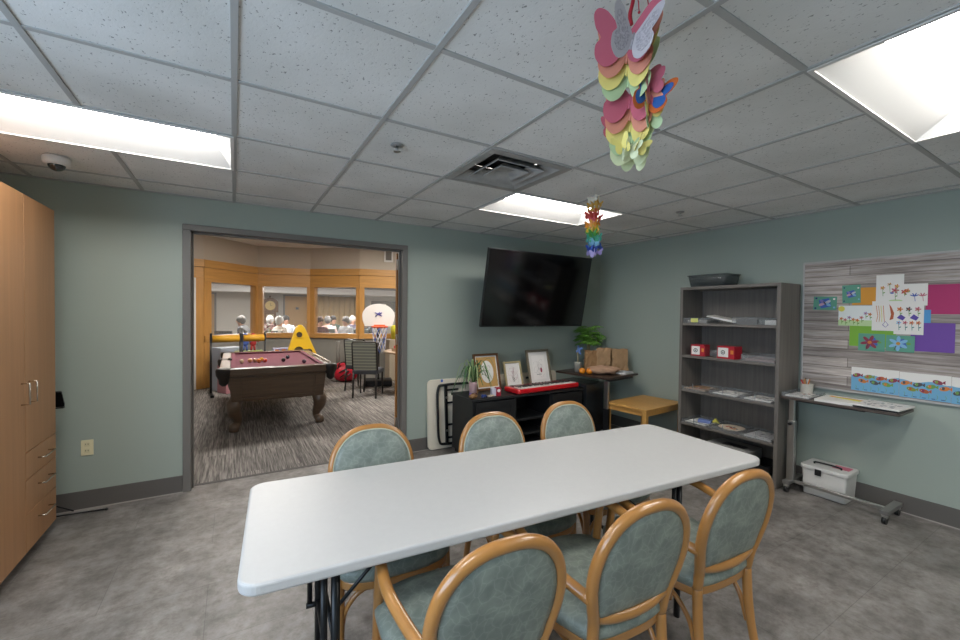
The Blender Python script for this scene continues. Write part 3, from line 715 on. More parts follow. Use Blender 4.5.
def paper_bag(label, loc, w, d, h, rz, seed, m=M_kraft):
    t = thing('paper_bag', label, 'paper bag', loc, rz, 'brown paper bags on the corner table')
    q = MB(); r = random.Random(seed); n = 9; ks = 8; vs = []
    def per(i, tot, ww, dd):
        u = i/tot*4; k = int(u) % 4; f = u-int(u)
        return [(-ww/2+ww*f, -dd/2), (ww/2, -dd/2+dd*f), (ww/2-ww*f, dd/2), (-ww/2, dd/2-dd*f)][k]
    tot = 4*n
    for z in range(ks+1):
        t_ = z/ks
        for i in range(tot):
            x, y = per(i, tot, w*(1-.03*t_), d*(1-.55*t_))
            j = .006 if 0 < z < ks else .003
            crease = -.032*math.sin(PI*t_)*(1 if (i//n) % 2 == 1 else .3)*math.sin(PI*(i % n)/n)
            if (i//n) % 2 == 1: x += crease*(1 if x > 0 else -1)
            else: y -= crease*(1 if y > 0 else -1)
            vs.append((x+r.uniform(-j, j), y+r.uniform(-j, j), h*t_+(r.uniform(-.006, .006) if z == ks else 0)))
    fs = [(z*tot+i, z*tot+(i+1) % tot, (z+1)*tot+(i+1) % tot, (z+1)*tot+i) for z in range(ks) for i in range(tot)]
    fs.append(tuple(range(tot-1, -1, -1)))
    q.add(vs, fs, m); q.build('bag', t, solid=.0015)
    for sy_ in (-1, 1):
        q = MB(); q.tube(spline([(-.05, sy_*d*.2, h-.03), (-.045, sy_*d*.2, h+.005), (0, sy_*d*.26, h-.06), (.045, sy_*d*.2, h+.005), (.05, sy_*d*.2, h-.03)], 4), .0025, 6, m); q.build('handle', t)
    return t
paper_bag('brown paper bag at the right end of the corner table, against the wall', (4.17, 3.56, TZ), .20, .12, .285, -.55, 1)
paper_bag('brown paper bag in the middle, beneath the leafy plant crown', (4.00, 3.66, TZ), .17, .11, .295, -.8, 2)
paper_bag('darker folded paper bag next to the small grey plant pot', (3.88, 3.76, TZ), .15, .10, .26, -.6, 3, mat('darker kraft', '8d6a45', .8, bump=.5, bscale=22))  # this bag has a darker brown than its neighbours
s = thing('paper_bag', 'crumpled flat kraft bag lying in front of the upright bags', 'paper bag', (3.83, 3.50, TZ), -.55, 'brown paper bags on the corner table')
MB().sph((0, 0, .05), (.19, .11, .05), mat('pinkish kraft paper', 'b58f74', .8, var=.15, vscale=9, bump=.9, bscale=26), 36, 14, fn=lambda d: 1+.07*math.sin(7*d.x+3*d.z)+.06*math.sin(13*d.y+5*d.x)+.05*math.sin(19*d.x*d.y)).build('bag', s)
s = thing('paper_pad', 'white notepad lying at the front end of the corner table', 'papers', (4.09, 3.41, TZ), .2)
q = MB()
for k in range(5): q.box((.003*(k % 2), .002*k, .0025+.004*k), (.21, .15, .003), M_paper, rz=.02*k)
q.build('sheets', s); MB().box((0, 0, .0225), (.19, .12, .001), mat('pale print', 'b9bcc2', .7)).build('cover', s)
orc = mat('orange peel', 'e88a1c', .45, bump=.25, bscale=160)
for x, y, l in ((3.60, 3.62, 'orange fruit in front of the small grey plant pot'), (3.66, 3.56, 'orange fruit tucked beside the crumpled kraft bag')):
    s = thing('orange', l, 'fruit', (x, y, TZ), 0, 'oranges on the corner table')
    MB().sph((0, 0, .036), (.039, .039, .036), orc, 20, 12).build('fruit', s); MB().sph((0, 0, .071), (.005, .005, .003), M_leaf, 8, 5).build('stem_end', s)
s = thing('flower_pot', 'slim grey pot holding a stick with a blue paper pinwheel', 'plant pot', (3.66, 3.76, TZ))
MB().lathe([(0, 0), (.034, 0), (.042, .11), (.044, .125), (.038, .125), (.036, .11), (0, .11)], m=mat('grey glazed pot', 'a5a298', .4)).build('pot', s)
q = MB(); q.tube(spline([(0, 0, .1), (.006, 0, .17), (-.003, 0, .22), (.003, -.004, .27)], 4), .007, 8, mat('pale twig', '9a8f72', .7)); q.build('stick', s)
q = MB(); bl = mat('blue foil', '6f8fd0', .3)
for k in range(4): leaf_blade(q, (.003, -.012, .275), (math.cos(k*PI/2+.4), 0, math.sin(k*PI/2+.4)), (0, 1, 0), .07, .018, bl)
q.build('pinwheel', s, solid=.001)

# ------------------------------------------------------------------ oak side table
st = thing('side_table', 'small light oak table beside the dark corner table', 'table', (4.045, 3.075, 0), math.radians(4.5))
oak = mat('pale oak', 'cf9c55', .4, var=.15, vscale=4, stretch=(6, .6, 6)); SW, SD, SH = .74, .52, .50
MB().box((0, 0, SH-.011), (SW, SD, .022), oak).build('tabletop', st, bevel=.003)
for sx in (-1, 1):
    MB().box((sx*(SW/2-.03), 0, SH-.05), (.02, SD-.1, .055), oak).build('apron', st)
    for sy_ in (-1, 1): MB().box((sx*(SW/2-.025), sy_*(SD/2-.025), (SH-.022)/2), (.045, .045, SH-.022), oak).build('leg', st, bevel=.003)
for sy_ in (-1, 1): MB().box((0, sy_*(SD/2-.03), SH-.05), (SW-.1, .02, .055), oak).build('apron', st)

# ------------------------------------------------------------------ bookcase
bc = thing('bookcase', 'tall grey driftwood bookcase with five open shelves against the green wall', 'bookcase', (4.03, 2.185, 0))
BW, BD, BH = .93, .365, 1.79      # width runs along y
for s_ in (-1, 1): MB().bb((0, s_*BW/2-(.03 if s_ > 0 else 0), 0), (BD, s_*BW/2+(.03 if s_ < 0 else 0), BH), M_shelfw).build('side_panel', bc, bevel=.002)
shw = mat('driftwood shelf', '756f69', .5, var=.3, vscale=3, stretch=(12, .5, 12))
MB().bb((0, -BW/2+.03, BH-.028), (BD, BW/2-.03, BH), shw).build('top', bc, bevel=.002)
SHZ = [1.42, 1.085, .73, .385, .085]
for z in SHZ: MB().bb((.008, -BW/2+.03, z-.025), (BD-.01, BW/2-.03, z), shw).build('shelf', bc, bevel=.002)
MB().bb((BD-.008, -BW/2+.03, .03), (BD, BW/2-.03, BH-.028), M_shelfw).build('back_panel', bc)
MB().bb((.02, -BW/2+.03, 0), (.035, BW/2-.03, .06), shw).build('kick_board', bc)

def tray(label, x, y, z, w=.26, d=.3, h=.05, rz=0, fill=None, hook=False, grp='clear trays on the bookcase shelves', ht=.05):
    """clear box tray: w along y, d along x"""
    t = thing('acrylic_tray', label, 'tray', (x, y, z), rz, grp); th = .003
    q = MB(); q.box((0, 0, th/2), (d, w, th), M_acr)
    for s_ in (-1, 1): q.box((s_*(d/2-th/2), 0, h/2), (th, w, h), M_acr); q.box((0, s_*(w/2-th/2), h/2), (d-2*th, th, h), M_acr)
    q.build('tray', t)
    q = MB(); q.tube([(-d/2, -w/2, h), (-d/2, w/2, h), (d/2, w/2, h), (d/2, -w/2, h)], .0022, 6, mat('bright acrylic edge', 'a5a9aa', .15, trans=.45), closed=True); q.build('rim', t)
    if hook:
        MB().box((-d/2-.002, 0, h+.012), (.003, .008, .05), mat('bright acrylic edge', '')).build('label_tab', t)
    return t
def sheet(label, x, y, z, w, d, rz, col, cat='papers', name='paper_sheet', n=1, marks=None, th=.0015, grp=None):
    t = thing(name, label, cat, (x, y, z), rz, grp)
    q = MB(); 
    for k in range(n): q.box((0.002*(k % 3), .002*(k % 2), th*(k+.5)*1.05), (d, w, th), col)
    if marks:
        r = random.Random(marks[1]); zz = th*n*1.05+.0006
        for k in range(marks[2]):
            q.prism(ell(r.uniform(.006, .02), r.uniform(.004, .012), 8, r.uniform(-d*.38, d*.38), r.uniform(-w*.4, w*.4)), (0, 0, zz), (1, 0, 0), (0, 1, 0), (0, 0, .0006), marks[0][k % len(marks[0])])
    q.build('sheets', t)
    return t
C = lambda n, c: mat(n, c, .55)
c_or, c_bl, c_ye, c_gr, c_dk, c_rd, c_pk, c_pu, c_lb = C('crayon orange', 'd07a34'), C('crayon blue', '4a64b0'), C('crayon yellow', 'd8cf58'), C('crayon green', '6d9a4a'), C('dark print', '4c4a4c'), C('crayon red', 'b8383a'), C('crayon pink', 'c0707e'), C('crayon violet', '5a46a0'), C('crayon sky', '7fb2d6')
SX = 4.20
# top shelf
z = SHZ[0]
tray('shallow clear tray with a yellow note at the left of the top shelf', SX, 2.50, z, .25, .3, .05)
s = thing('sticky_note', 'yellow sticky note on the front of the leftmost tray of the top shelf', 'note', (SX-.1535, 2.50, z+.028)); MB().box((0, 0, 0), (.001, .075, .04), C('note yellow', 'd3d67a')).build('note', s)
sheet('pile of grey booklets inside the leftmost tray of the top shelf', SX, 2.50, z+.0035, .2, .24, .1, C('booklet grey', 'a09a94'), n=8, th=.003, marks=([c_dk, M_paper], 3, 5))
s = thing('magazine_stack', 'white magazines leaning at a slant in the middle of the top shelf', 'magazines', (SX-.04, 2.25, z))
for k in range(3): MB().box((0, 0, .042+k*.006), (.21, .27, .005), M_paper, R=Matrix.Rotation(.2, 3, 'X') @ Matrix.Rotation(.1*k, 3, 'Z')).build('magazine', s)
tray('deep smoky tray holding dark cards on the top shelf', SX, 2.02, z, .22, .3, .065)
sheet('dark card pack inside the smoky tray of the top shelf', SX, 2.02, z+.0035, .18, .24, 0, C('charcoal card', '5a5552'), n=10, th=.0045, name='card_pack', cat='cards')
tray('clear tray at the right end of the top shelf', SX, 1.83, z, .14, .3, .06)
sheet('crumpled white paper inside the right end tray of the top shelf', SX, 1.83, z+.0035, .1, .2, .1, M_paper, n=9, th=.004)
# second shelf: two red boxes and trays
z = SHZ[1]
def red_box(y, label, w, d, h, rz):
    t = thing('game_box', label, 'box', (4.12, y, z), rz, 'red boxes on the second shelf')
    MB().box((0, 0, h/2), (d, w, h), mat('red carton', 'b01f30', .4)).build('carton', t, bevel=.0015)
    q = MB(); q.prism(rrect(w*.6, h*.74, .003, 2), (-d/2-.001, w*.14, h*.5), (0, 1, 0), (0, 0, 1), (-.001, 0, 0), M_paper); q.build('front_label', t)
    q = MB(); q.ring(ell(.021, .021, 20), ell(.014, .014, 20), (-d/2-.0022, w*.14, h*.5), (0, 1, 0), (0, 0, 1), (-.001, 0, 0), c_dk); q.prism(ell(.007, .007, 12), (-d/2-.0022, w*.14, h*.5), (0, 1, 0), (0, 0, 1), (-.001, 0, 0), c_dk); q.build('round_emblem', t)
    MB().box((-d/2-.0008, -w*.37, h*.55), (.001, w*.16, h*.3), C('label orange', 'd8873a')).build('side_label', t)
red_box(2.475, 'red box with a white label at the left of the second shelf', .135, .12, .115, .12)
red_box(2.185, 'wider red box with a white label in the middle of the second shelf', .17, .12, .12, -.08)
tray('clear tray with papers at the right of the second shelf', SX, 1.90, z, .28, .32, .055)
sheet('pinkish cards and white slips inside the right tray of the second shelf', SX, 1.90, z+.0035, .24, .27, .05, C('dusty pink card', '9a807c'), n=6, th=.003, marks=([M_paper, c_pk, c_dk], 9, 9), name='card_pack', cat='cards')
sheet('white printed cards lying under the small red box', 4.14, 2.40, z+.0, .42, .2, 0, M_paper, n=1, marks=([c_dk, c_pk], 2, 6), th=.001) if False else None
tray('low clear tray behind the red boxes on the second shelf', 4.27, 2.33, z, .4, .13, .05)
# third shelf
z = SHZ[2]
for y, lbl in ((2.50, 'clear tray of orange pieces, left on the third shelf'), (2.20, 'clear tray of white puzzle pieces, middle of the third shelf'), (1.91, 'clear tray of white puzzle pieces, right on the third shelf')):
    tray(lbl, SX, y, z, .26, .32, .03, hook=True)
sheet('orange and brown paper pieces in the left tray of the third shelf', SX, 2.50, z+.0035, .22, .26, 0, C('tan card', 'a08468'), n=2, th=.004, marks=([c_or, c_rd, M_paper], 5, 16), name='puzzle_pieces', cat='puzzle')
sheet('white puzzle sheet in the middle tray of the third shelf', SX, 2.20, z+.0035, .22, .26, 0, M_paper, n=2, th=.003, marks=([c_dk, C('grey print', 'a7a7a7')], 6, 16), name='puzzle_pieces', cat='puzzle')
sheet('white puzzle sheet in the right tray of the third shelf', SX, 1.91, z+.0035, .22, .26, 0, M_paper, n=2, th=.003, marks=([c_dk, C('grey print', '')], 7, 16), name='puzzle_pieces', cat='puzzle')
# fourth shelf
z = SHZ[3]
for y, lbl in ((2.48, 'clear tray with blue and yellow pieces, left on the fourth shelf'), (2.19, 'clear tray with an orange round picture, middle of the fourth shelf'), (1.90, 'clear tray with grey puzzle pieces, right on the fourth shelf')):
    tray(lbl, SX, y, z, .26, .32, .03, hook=True)
sheet('white sheet in the left tray of the fourth shelf', SX, 2.48, z+.0035, .22, .27, 0, M_paper, n=2, th=.003, marks=([c_lb, M_paper], 8, 8))
s = thing('card_box', 'blue card box on the left tray of the fourth shelf', 'box', (SX-.03, 2.44, z+.011), .3); MB().box((0, 0, .015), (.07, .12, .03), C('slate blue card', '6577ad')).build('box', s, bevel=.002)
s = thing('folded_note', 'small yellow folded paper standing in the left tray of the fourth shelf', 'paper', (SX+.03, 2.37, z+.011), .3); MB().prism([(-.04, 0), (.04, 0), (0, .05)], (0, 0, 0), (0, 1, 0), (0, 0, 1), (.03, 0, 0), c_ye).build('paper', s)
s = thing('picture_plate', 'round orange and white picture plate in the middle tray of the fourth shelf', 'plate', (SX, 2.19, z+.0035))
MB().lathe([(0, 0), (.09, 0), (.115, .014), (.112, .016), (.088, .004), (0, .004)], m=C('cream plate', 'e4d3bd')).build('plate', s)
q = MB(); r = random.Random(2)
for k in range(12): q.prism(ell(.018, .012, 8, r.uniform(-.06, .06), r.uniform(-.06, .06)), (0, 0, .0046), (1, 0, 0), (0, 1, 0), (0, 0, .0008), (c_or, c_rd, c_dk)[k % 3])
q.build('painting', s)
sheet('pile of grey and white puzzle pieces in the right tray of the fourth shelf', SX, 1.90, z+.0035, .22, .27, 0, C('pale grey card', 'b9b9b9'), n=3, th=.004, marks=([M_paper, c_dk, C('grey print', '')], 11, 24), name='puzzle_pieces', cat='puzzle')
# bottom shelf
z = SHZ[4]
s = thing('plastic_case', 'grey plastic case with a dark window on the bottom shelf of the bookcase', 'case', (4.19, 2.16, z), .0)
q = MB(); q.prism(rrect(.26, .40, .03), (0, 0, 0), (1, 0, 0), (0, 1, 0), (0, 0, .16), C('grey case plastic', '8b8b88')); q.build('case', s, bevel=.006)
MB().box((-.02, -.02, .1605), (.1, .2, .004), M_black).build('window', s)
s = thing('storage_tray', 'dark open tray at the right of the bottom shelf', 'tray', (4.18, 1.87, z), .0)
q = MB(); q.box((0, 0, .003), (.28, .16, .006), M_black)
for s_ in (-1, 1): q.box((s_*.14, 0, .04), (.006, .16, .08), M_black); q.box((0, s_*.08, .04), (.28, .006, .08), M_black)
q.build('tray', s)
# bin on top
s = thing('plastic_bin', 'smoky clear plastic bin on top of the grey bookcase', 'bin', (4.20, 2.40, BH), 0)
sm = mat('smoky clear plastic', '53595a', .15, trans=.45)
q = MB(); w1, w2, d1_, d2_, hh = .36, .40, .24, .28, .12
q.ring(rrect(w1, d1_, .03, 4), rrect(w1-.006, d1_-.006, .028, 4), (0, 0, 0), (0, 1, 0), (1, 0, 0), (0, 0, .001), sm)
o_ = rrect(w1, d1_, .03, 4); i_ = rrect(w2, d2_, .035, 4); n = len(o_); vs = [(p[1], p[0], .001) for p in o_]+[(p[1], p[0], hh) for p in i_]
q.add(vs, [(i, (i+1) % n, n+(i+1) % n, n+i) for i in range(n)]+[tuple(range(n-1, -1, -1))], sm, True); q.build('bin', s, solid=.002)
MB().ring(rrect(w2+.015, d2_+.015, .037, 4), rrect(w2, d2_, .035, 4), (0, 0, hh-.008), (0, 1, 0), (1, 0, 0), (0, 0, .008), sm).build('rim', s)

# ------------------------------------------------------------------ rolling cart on the right wall
rc = thing('overbed_table', 'steel rolling table with a narrow top below the plank board', 'table', (4.19, 1.335, 0))
RT = .82
MB().prism(rrect(.35, .74, .03), (0, 0, RT-.02), (1, 0, 0), (0, 1, 0), (0, 0, .02), mat('dark taupe laminate', '4c423c', .4)).build('tabletop', rc, bevel=.004)
MB().box((-.06, .32, .34), (.045, .055, .53), M_steel).build('lower_post', rc, bevel=.004)
MB().box((-.06, .32, .68), (.032, .042, .26), M_steel).build('upper_post', rc, bevel=.004)
MB().cyl((-.085, .32, .58), (-.11, .32, .58), .012, m=M_black).build('knob', rc)
MB().box((-.02, .10, RT-.035), (.06, .5, .025), M_blackm).build('support_rail', rc)
ftm = mat('grey painted steel', '8d8b88', .35, metal=.6)
for y in (.32, -.30):
    MB().box((0, y, .085), (.31, .05, .03), ftm).build('base_foot', rc, bevel=.003)
    for x in (-.135, .135):
        q = MB(); q.cyl((x, y-.012, .028), (x, y+.012, .028), .027, m=M_black); q.build('caster', rc)
        MB().box((x, y, .058), (.026, .034, .026), M_steel).build('caster_fork', rc) 
MB().box((-.06, .01, .088), (.03, .58, .026), M_steel).build('base_bar', rc, bevel=.003)
s = thing('pencil_cup', 'pale ceramic cup of pens on the narrow rolling table', 'cup', (4.30, 1.62, RT))
MB().lathe([(0, 0), (.04, 0), (.044, .02), (.048, .085), (.052, .095), (.046, .095), (.042, .02), (0, .01)], m=mat('cream speckled ceramic', 'c8c3b8', .5, var=.1, vscale=60)).build('cup', s)
r = random.Random(8)
for k in range(11):
    a = r.uniform(0, 6.28); e = r.uniform(.02, .05)
    q = MB(); q.cyl((-.015*math.cos(a), -.015*math.sin(a), .015), (e*math.cos(a), e*math.sin(a), .12+r.uniform(0, .02)), .0045, m=(c_rd, c_dk, M_paper, c_or, C('wood pencil', 'b58a55'), c_dk)[k % 6], n=8); q.build('pen', s)
tray('low clear tray at the bookcase end of the narrow rolling table', 4.19, 1.60, RT, .2, .3, .03, grp='clear trays on the rolling table')
sheet('white sheets with dark red marks in the tray of the narrow rolling table', 4.17, 1.60, RT+.0035, .16, .25, .05, M_paper, n=4, th=.002, marks=([c_rd, c_dk], 21, 7))
sheet('stack of printed papers in the middle of the narrow rolling table', 4.19, 1.34, RT, .27, .3, .06, M_paper, n=8, th=.0022)
s = thing('ruler', 'orange ruler lying on the middle paper stack', 'ruler', (4.25, 1.33, RT+.0195), 1.45); MB().box((0, 0, .002), (.22, .03, .003), C('orange plastic', 'd99a3c')).build('ruler', s)
s = thing('ruler', 'yellow pencil beside the orange ruler on the middle paper stack', 'pencil', (4.21, 1.31, RT+.0195), 1.3); MB().cyl((-.09, 0, .004), (.09, 0, .004), .0035, m=c_ye, n=6).build('pencil', s)
s['category'] = 'pencil'; s.name = 'pencil'
sheet('black folder under white papers at the open end of the narrow rolling table', 4.18, 1.10, RT, .25, .29, .0, M_black, n=2, th=.006, name='folder', cat='folder')
sheet('white sheets with fine grey print on the black folder', 4.195, 1.095, RT+.013, .26, .30, -.04, M_paper, n=5, th=.002, marks=([C('grey print', '')], 31, 40))

# storage box below
sb = thing('file_box', 'white plastic box with a black latch on the floor below the rolling table', 'box', (4.29, 1.445, 0))
wp = mat('white box plastic', 'd8d6d2', .4)
q = MB(); o_ = rrect(.285, .215, .02, 3); i_ = rrect(.305, .235, .02, 3); n = len(o_)
q.add([(p[1], p[0], .002) for p in o_]+[(p[1], p[0], .215) for p in i_], [(i, (i+1) % n, n+(i+1) % n, n+i) for i in range(n)]+[tuple(range(n-1, -1, -1)), tuple(range(n, 2*n))], wp); q.build('body', sb, bevel=.004)
MB().prism(rrect(.255, .325, .03), (0, 0, .212), (1, 0, 0), (0, 1, 0), (0, 0, .036), wp).build('lid', sb, bevel=.009, segs=3)
MB().box((-.13, .03, .205), (.008, .045, .05), M_black).build('latch', sb, bevel=.003)
q = MB(); q.tube(spline([(-.03, .09, .248), (-.03, .085, .262), (-.03, 0, .266), (-.03, -.085, .262), (-.03, -.09, .248)], 3), .007, 8, M_black); q.build('handle', sb)
MB().box((.03, -.08, .2495), (.09, .11, .002), C('pink label', 'd9788e')).build('label_sticker', sb)

# ------------------------------------------------------------------ plank board with papers
pb = thing('display_board', 'large board printed with weathered grey planks, hung with drawings', 'board', (XR-.02, 0, 0))
BY0, BY1, BZ0, BZ1 = -.1, 1.702, .878, 1.978
MB().bb((0, BY0, BZ0), (.018, BY1, BZ1), M_plank).build('panel', pb)
q = MB(); al = mat('pale aluminium', 'b9b6b2', .4, metal=.4)
q.bb((-.008, BY0, BZ0-.006), (.018, BY1, BZ0+.008), al); q.bb((-.008, BY0, BZ1-.008), (.018, BY1, BZ1+.006), al); q.bb((-.008, BY1-.006, BZ0), (.018, BY1+.006, BZ1), al); q.bb((-.008, BY0-.006, BZ0), (.018, BY0+.006, BZ1), al); q.build('frame', pb, bevel=.002)
PX = XR-.0205
def paper(label, y0, y1, z0, z1, layer, col, cat='drawing', name='drawing', draw=None, rot=0, th=.0008, grp='papers on the plank board'):
    yc, zc = (y0+y1)/2, (z0+z1)/2
    t = thing(name, label, cat, (PX-.0012*layer, yc, zc), 0, grp); t.rotation_euler = (rot, 0, 0)
    w_, h_ = abs(y0-y1), abs(z1-z0)
    MB().box((-th/2, 0, 0), (th, w_, h_), col).build('sheet', t)
    if draw:
        q = MB(); draw(q, w_, h_, -th-.0003); q.build('picture', t)
    return t
# drawing helpers: u to the viewer's right is -y
def disc(q, x, u, v, a, b, m, n=12, rot=0):
    c_, s_ = math.cos(rot), math.sin(rot)
    q.prism([(p[0]*c_-p[1]*s_, p[0]*s_+p[1]*c_) for p in ell(a, b, n)], (x, -u, v), (0, -1, 0), (0, 0, 1), (-.0003, 0, 0), m)
def poly(q, x, pts, m): q.prism(pts, (x, 0, 0), (0, -1, 0), (0, 0, 1), (-.0003, 0, 0), m)
def line(q, x, pts, m, r=.0015): q.tube([(x, -p[0], p[1]) for p in pts], r, 4, m)
def flower(q, x, u, v, r, m, mc, stem=0, n=5, ms=None):
    if stem: line(q, x, [(u, v), (u+.003, v-stem)], ms or c_gr, .0018); disc(q, x, u+.008, v-stem*.6, .008, .004, ms or c_gr, 8, .5)
    for k in range(n): a = 2*PI*k/n; disc(q, x-.0003*1, u+math.cos(a)*r*.62, v+math.sin(a)*r*.62, r*.5, r*.3, m, 8, a)
    disc(q, x-.0007, u, v, r*.32, r*.32, mc, 10)
def bigflower(base, petal, centre, seed):
    def f(q, w, h, x):
        disc(q, x, 0, .0, w*.28, w*.28, C('mid blue paint', '3f62b4'), 4, PI/4+.3)
        for k in range(6): a = 2*PI*k/6+seed; disc(q, x-.0004, -.01+math.cos(a)*w*.2, math.sin(a)*w*.2, w*.17, w*.075, petal, 10, a)
        disc(q, x-.0009, -.01, 0, w*.08, w*.08, centre, 12); line(q, x-.0002, [(-.02, -.02), (-w*.2, -h*.42)], c_dk, .003); disc(q, x-.0004, w*.3, h*.02, w*.08, w*.06, c_gr, 8)
    return f
def bfly(q, w, h, x):
    disc(q, x, 0, 0, w*.32, w*.32, C('mid blue paint', ''), 4, PI/4+.25)
    for a, m in ((.6, C('silver foil', 'b9bcc9')), (2.4, C('violet foil', '7f78b8')), (-.5, c_lb), (3.6, C('pink foil', 'c79bb0'))): disc(q, x-.0004, math.cos(a)*w*.14, math.sin(a)*w*.12, w*.15, w*.07, m, 10, a)
    disc(q, x-.0009, 0, 0, w*.03, w*.13, c_dk, 8, .6)
    for u, v, m in ((-.4, -.38, C('navy pom', '26356e')), (.38, .32, M_paper), (-.38, .36, C('navy pom', '')), (.4, -.3, c_lb)): disc(q, x-.0004, u*w, v*h, w*.05, w*.05, m, 10)
grn = C('painted sea green', '5c9a83')
paper('small square green painting with a blue diamond, farthest left on the plank board', 1.626, 1.461, 1.559, 1.675, 1, grn, 'painting', 'painting', bfly, .03)
paper('small green painting with a blue butterfly overlapping the orange sheet', 1.425, 1.306, 1.616, 1.766, 4, grn, 'painting', 'painting', bfly, -.03)
paper('plain orange sheet beside the butterfly painting on the plank board', 1.36, 1.20, 1.60, 1.742, 1, C('orange card', 'd9962f'), 'paper', 'coloured_paper')
def meadow(q, w, h, x):
    q.box((x, 0, -h*.36), (.0003, w, h*.28), C('pale green wash', 'b9d29c')); disc(q, x-.0003, -w*.42, h*.34, w*.09, h*.14, c_ye)
    r = random.Random(4)
    for k in range(9): flower(q, x-.0005, -w*.42+w*.84*k/8, h*(-.05+.2*r.uniform(-1, 1)), .013, (c_or, c_pk, C('lilac crayon', '9a84b8'), c_or)[k % 4], c_rd, h*.25)
paper('long drawing of orange flowers in grass with a yellow sun', 1.447, 1.20, 1.428, 1.595, 3, C('cool white paper', 'dfe4e2'), draw=meadow)
def bouquet(cols, n, seed, r0=.014, sp_=.35):
    def f(q, w, h, x):
        r = random.Random(seed)
        for k in range(n): u = w*sp_*(2*(k+.5)/n-1)*1.1; flower(q, x-.0003*(k % 3), u, h*(.12+.18*r.uniform(-1, 1)), r0, cols[k % len(cols)], (c_ye, c_dk)[k % 2], h*.3)
    return f
paper('white drawing of three small orange flowers, highest on the plank board', 1.212, 1.053, 1.62, 1.835, 5, M_paper, draw=bouquet([c_or, C('ochre crayon', 'bf8a3a'), c_or], 3, 3))
def mixd(q, w, h, x):
    flower(q, x, -w*.32, h*.22, .022, c_pk, c_rd, h*.45); flower(q, x-.0006, -w*.08, h*.14, .018, c_rd, c_or, h*.2); flower(q, x-.0009, w*.0, h*.2, .014, c_or, c_rd, h*.1); disc(q, x-.0003, -w*.4, h*.1, .012, .007, c_bl, 8)
    for u, m in ((.18, c_bl), (.38, c_pk)):
        for a in (.5, 1.2, 2.0, 2.7): disc(q, x, w*u+.014*math.cos(a), -h*.08+.014*math.sin(a), .014, .004, m, 8, a)
        line(q, x, [(w*u, -h*.05), (w*u+.004, -h*.3)], m, .002)
    disc(q, x, -w*.3, -h*.26, .04, .008, C('pale green wash', ''), 12)
paper('white drawing of red and pink flowers with blue sprigs, beside the magenta sheet', 1.14, .925, 1.592, 1.757, 6, M_paper, draw=mixd)
paper('large plain magenta sheet on the plank board', .935, .72, 1.528, 1.745, 1, C('magenta card', 'ad2463'), 'paper', 'coloured_paper')
paper('small bright blue sheet peeking out between magenta and purple', .97, .907, 1.463, 1.56, 2, C('sky blue card', '4c93c9'), 'paper', 'coloured_paper')
def fishes(q, w, h, x):
    for k in range(4): line(q, x, [(-w*.35+k*.014, h*.35), (-w*.28+k*.012, 0), (-w*.33+k*.016, -h*.2)], (c_or, C('ochre crayon', ''), c_ye)[k % 3], .002)
    poly(q, x, [(w*.12, h*.4), (w*.2, h*.3), (w*.3, h*.1), (w*.27, -h*.1), (w*.14, -h*.14), (w*.19, h*.05)], C('rust crayon', 'b25a30'))
    line(q, x, [(-w*.1, -h*.3), (0, -h*.18), (w*.1, -h*.3), (0, -h*.38), (-w*.1, -h*.3)], c_pu, .002)
paper('white drawing with a rust crescent shape in the centre of the cluster', 1.232, 1.07, 1.395, 1.628, 7, M_paper, draw=fishes)
def crowd(q, w, h, x):
    for k, m in enumerate((c_or, c_dk, c_pk)): flower(q, x, -w*.3+k*w*.3, h*.3, .017, m, c_rd, h*.22)
    for u in (-.24, .2): poly(q, x-.0006, [(w*(u-.16), h*.02), (w*(u-.03), h*.14), (w*(u+.14), h*.04), (w*(u+.05), -h*.06)], c_pu)
    for k, m in enumerate((c_lb, c_pk, c_or, c_or)): flower(q, x-.0009, -w*.33+k*w*.22, -h*.13, .014, m, c_rd, h*.24, ms=C('teal crayon', '3f7d78'))
paper('white drawing crowded with flowers and two violet shapes, next to the purple sheet', 1.103, .941, 1.372, 1.613, 8, M_paper, draw=crowd)
paper('plain lime green sheet behind the two lower flower paintings', 1.372, 1.09, 1.262, 1.43, 1, C('lime green card', '78ad35'), 'paper', 'coloured_paper')
paper('small green painting with a dark red flower on the lime sheet', 1.313, 1.152, 1.228, 1.368, 3, grn, 'painting', 'painting', bigflower(grn, C('maroon paint', '8a3448'), c_or, .2), .0)
paper('small green painting with a pale blue flower below the white drawings', 1.144, .985, 1.237, 1.362, 9, grn, 'painting', 'painting', bigflower(grn, c_lb, C('ochre crayon', ''), .5), .02)
paper('large plain purple sheet on the plank board', 1.01, .785, 1.25, 1.463, 1, C('purple card', '6a429b'), 'paper', 'coloured_paper')
def sea(seed):
    def f(q, w, h, x):
        top = [(-w/2, -h/2), (w/2, -h/2)]+[(w/2-w*i/14, h*.17+h*.045*math.sin(i*.75+seed*2)) for i in range(15)]
        poly(q, x, top, C('sea blue wash', '6fa9cc')); r = random.Random(seed)
        cols = [c_gr, C('maroon paint', ''), c_or, C('olive crayon', '84923a'), c_dk, C('rust crayon', '')]
        for k in range(7):
            u, v = -w*.38+w*.76*k/6, h*(.24-.42*((k*.53+.2*seed) % 1)); m = cols[(k+seed) % 6]
            disc(q, x-.0006, u, v, .027, .016, m, 12, .3*(-1)**k); poly(q, x-.0006, [(u+.02, v), (u+.038, v+.017), (u+.038, v-.012)], m); disc(q, x-.001, u-.006, v+.002, .009, .012, cols[(k+seed+2) % 6], 8); disc(q, x-.0013, u-.014, v+.003, .002, .002, M_paper, 6)
        for k in range(6):
            u = -w*.4+w*.8*k/5; line(q, x-.0004, [(u, -h*.45), (u+.006, -h*.35), (u, -h*.27)], c_gr, .0014)
        for k in range(5): q.box((x-.0004, -(-w*.36+w*.18*k), -h*.44), (.0004, .02, .004), C('navy pom', ''))
    return f
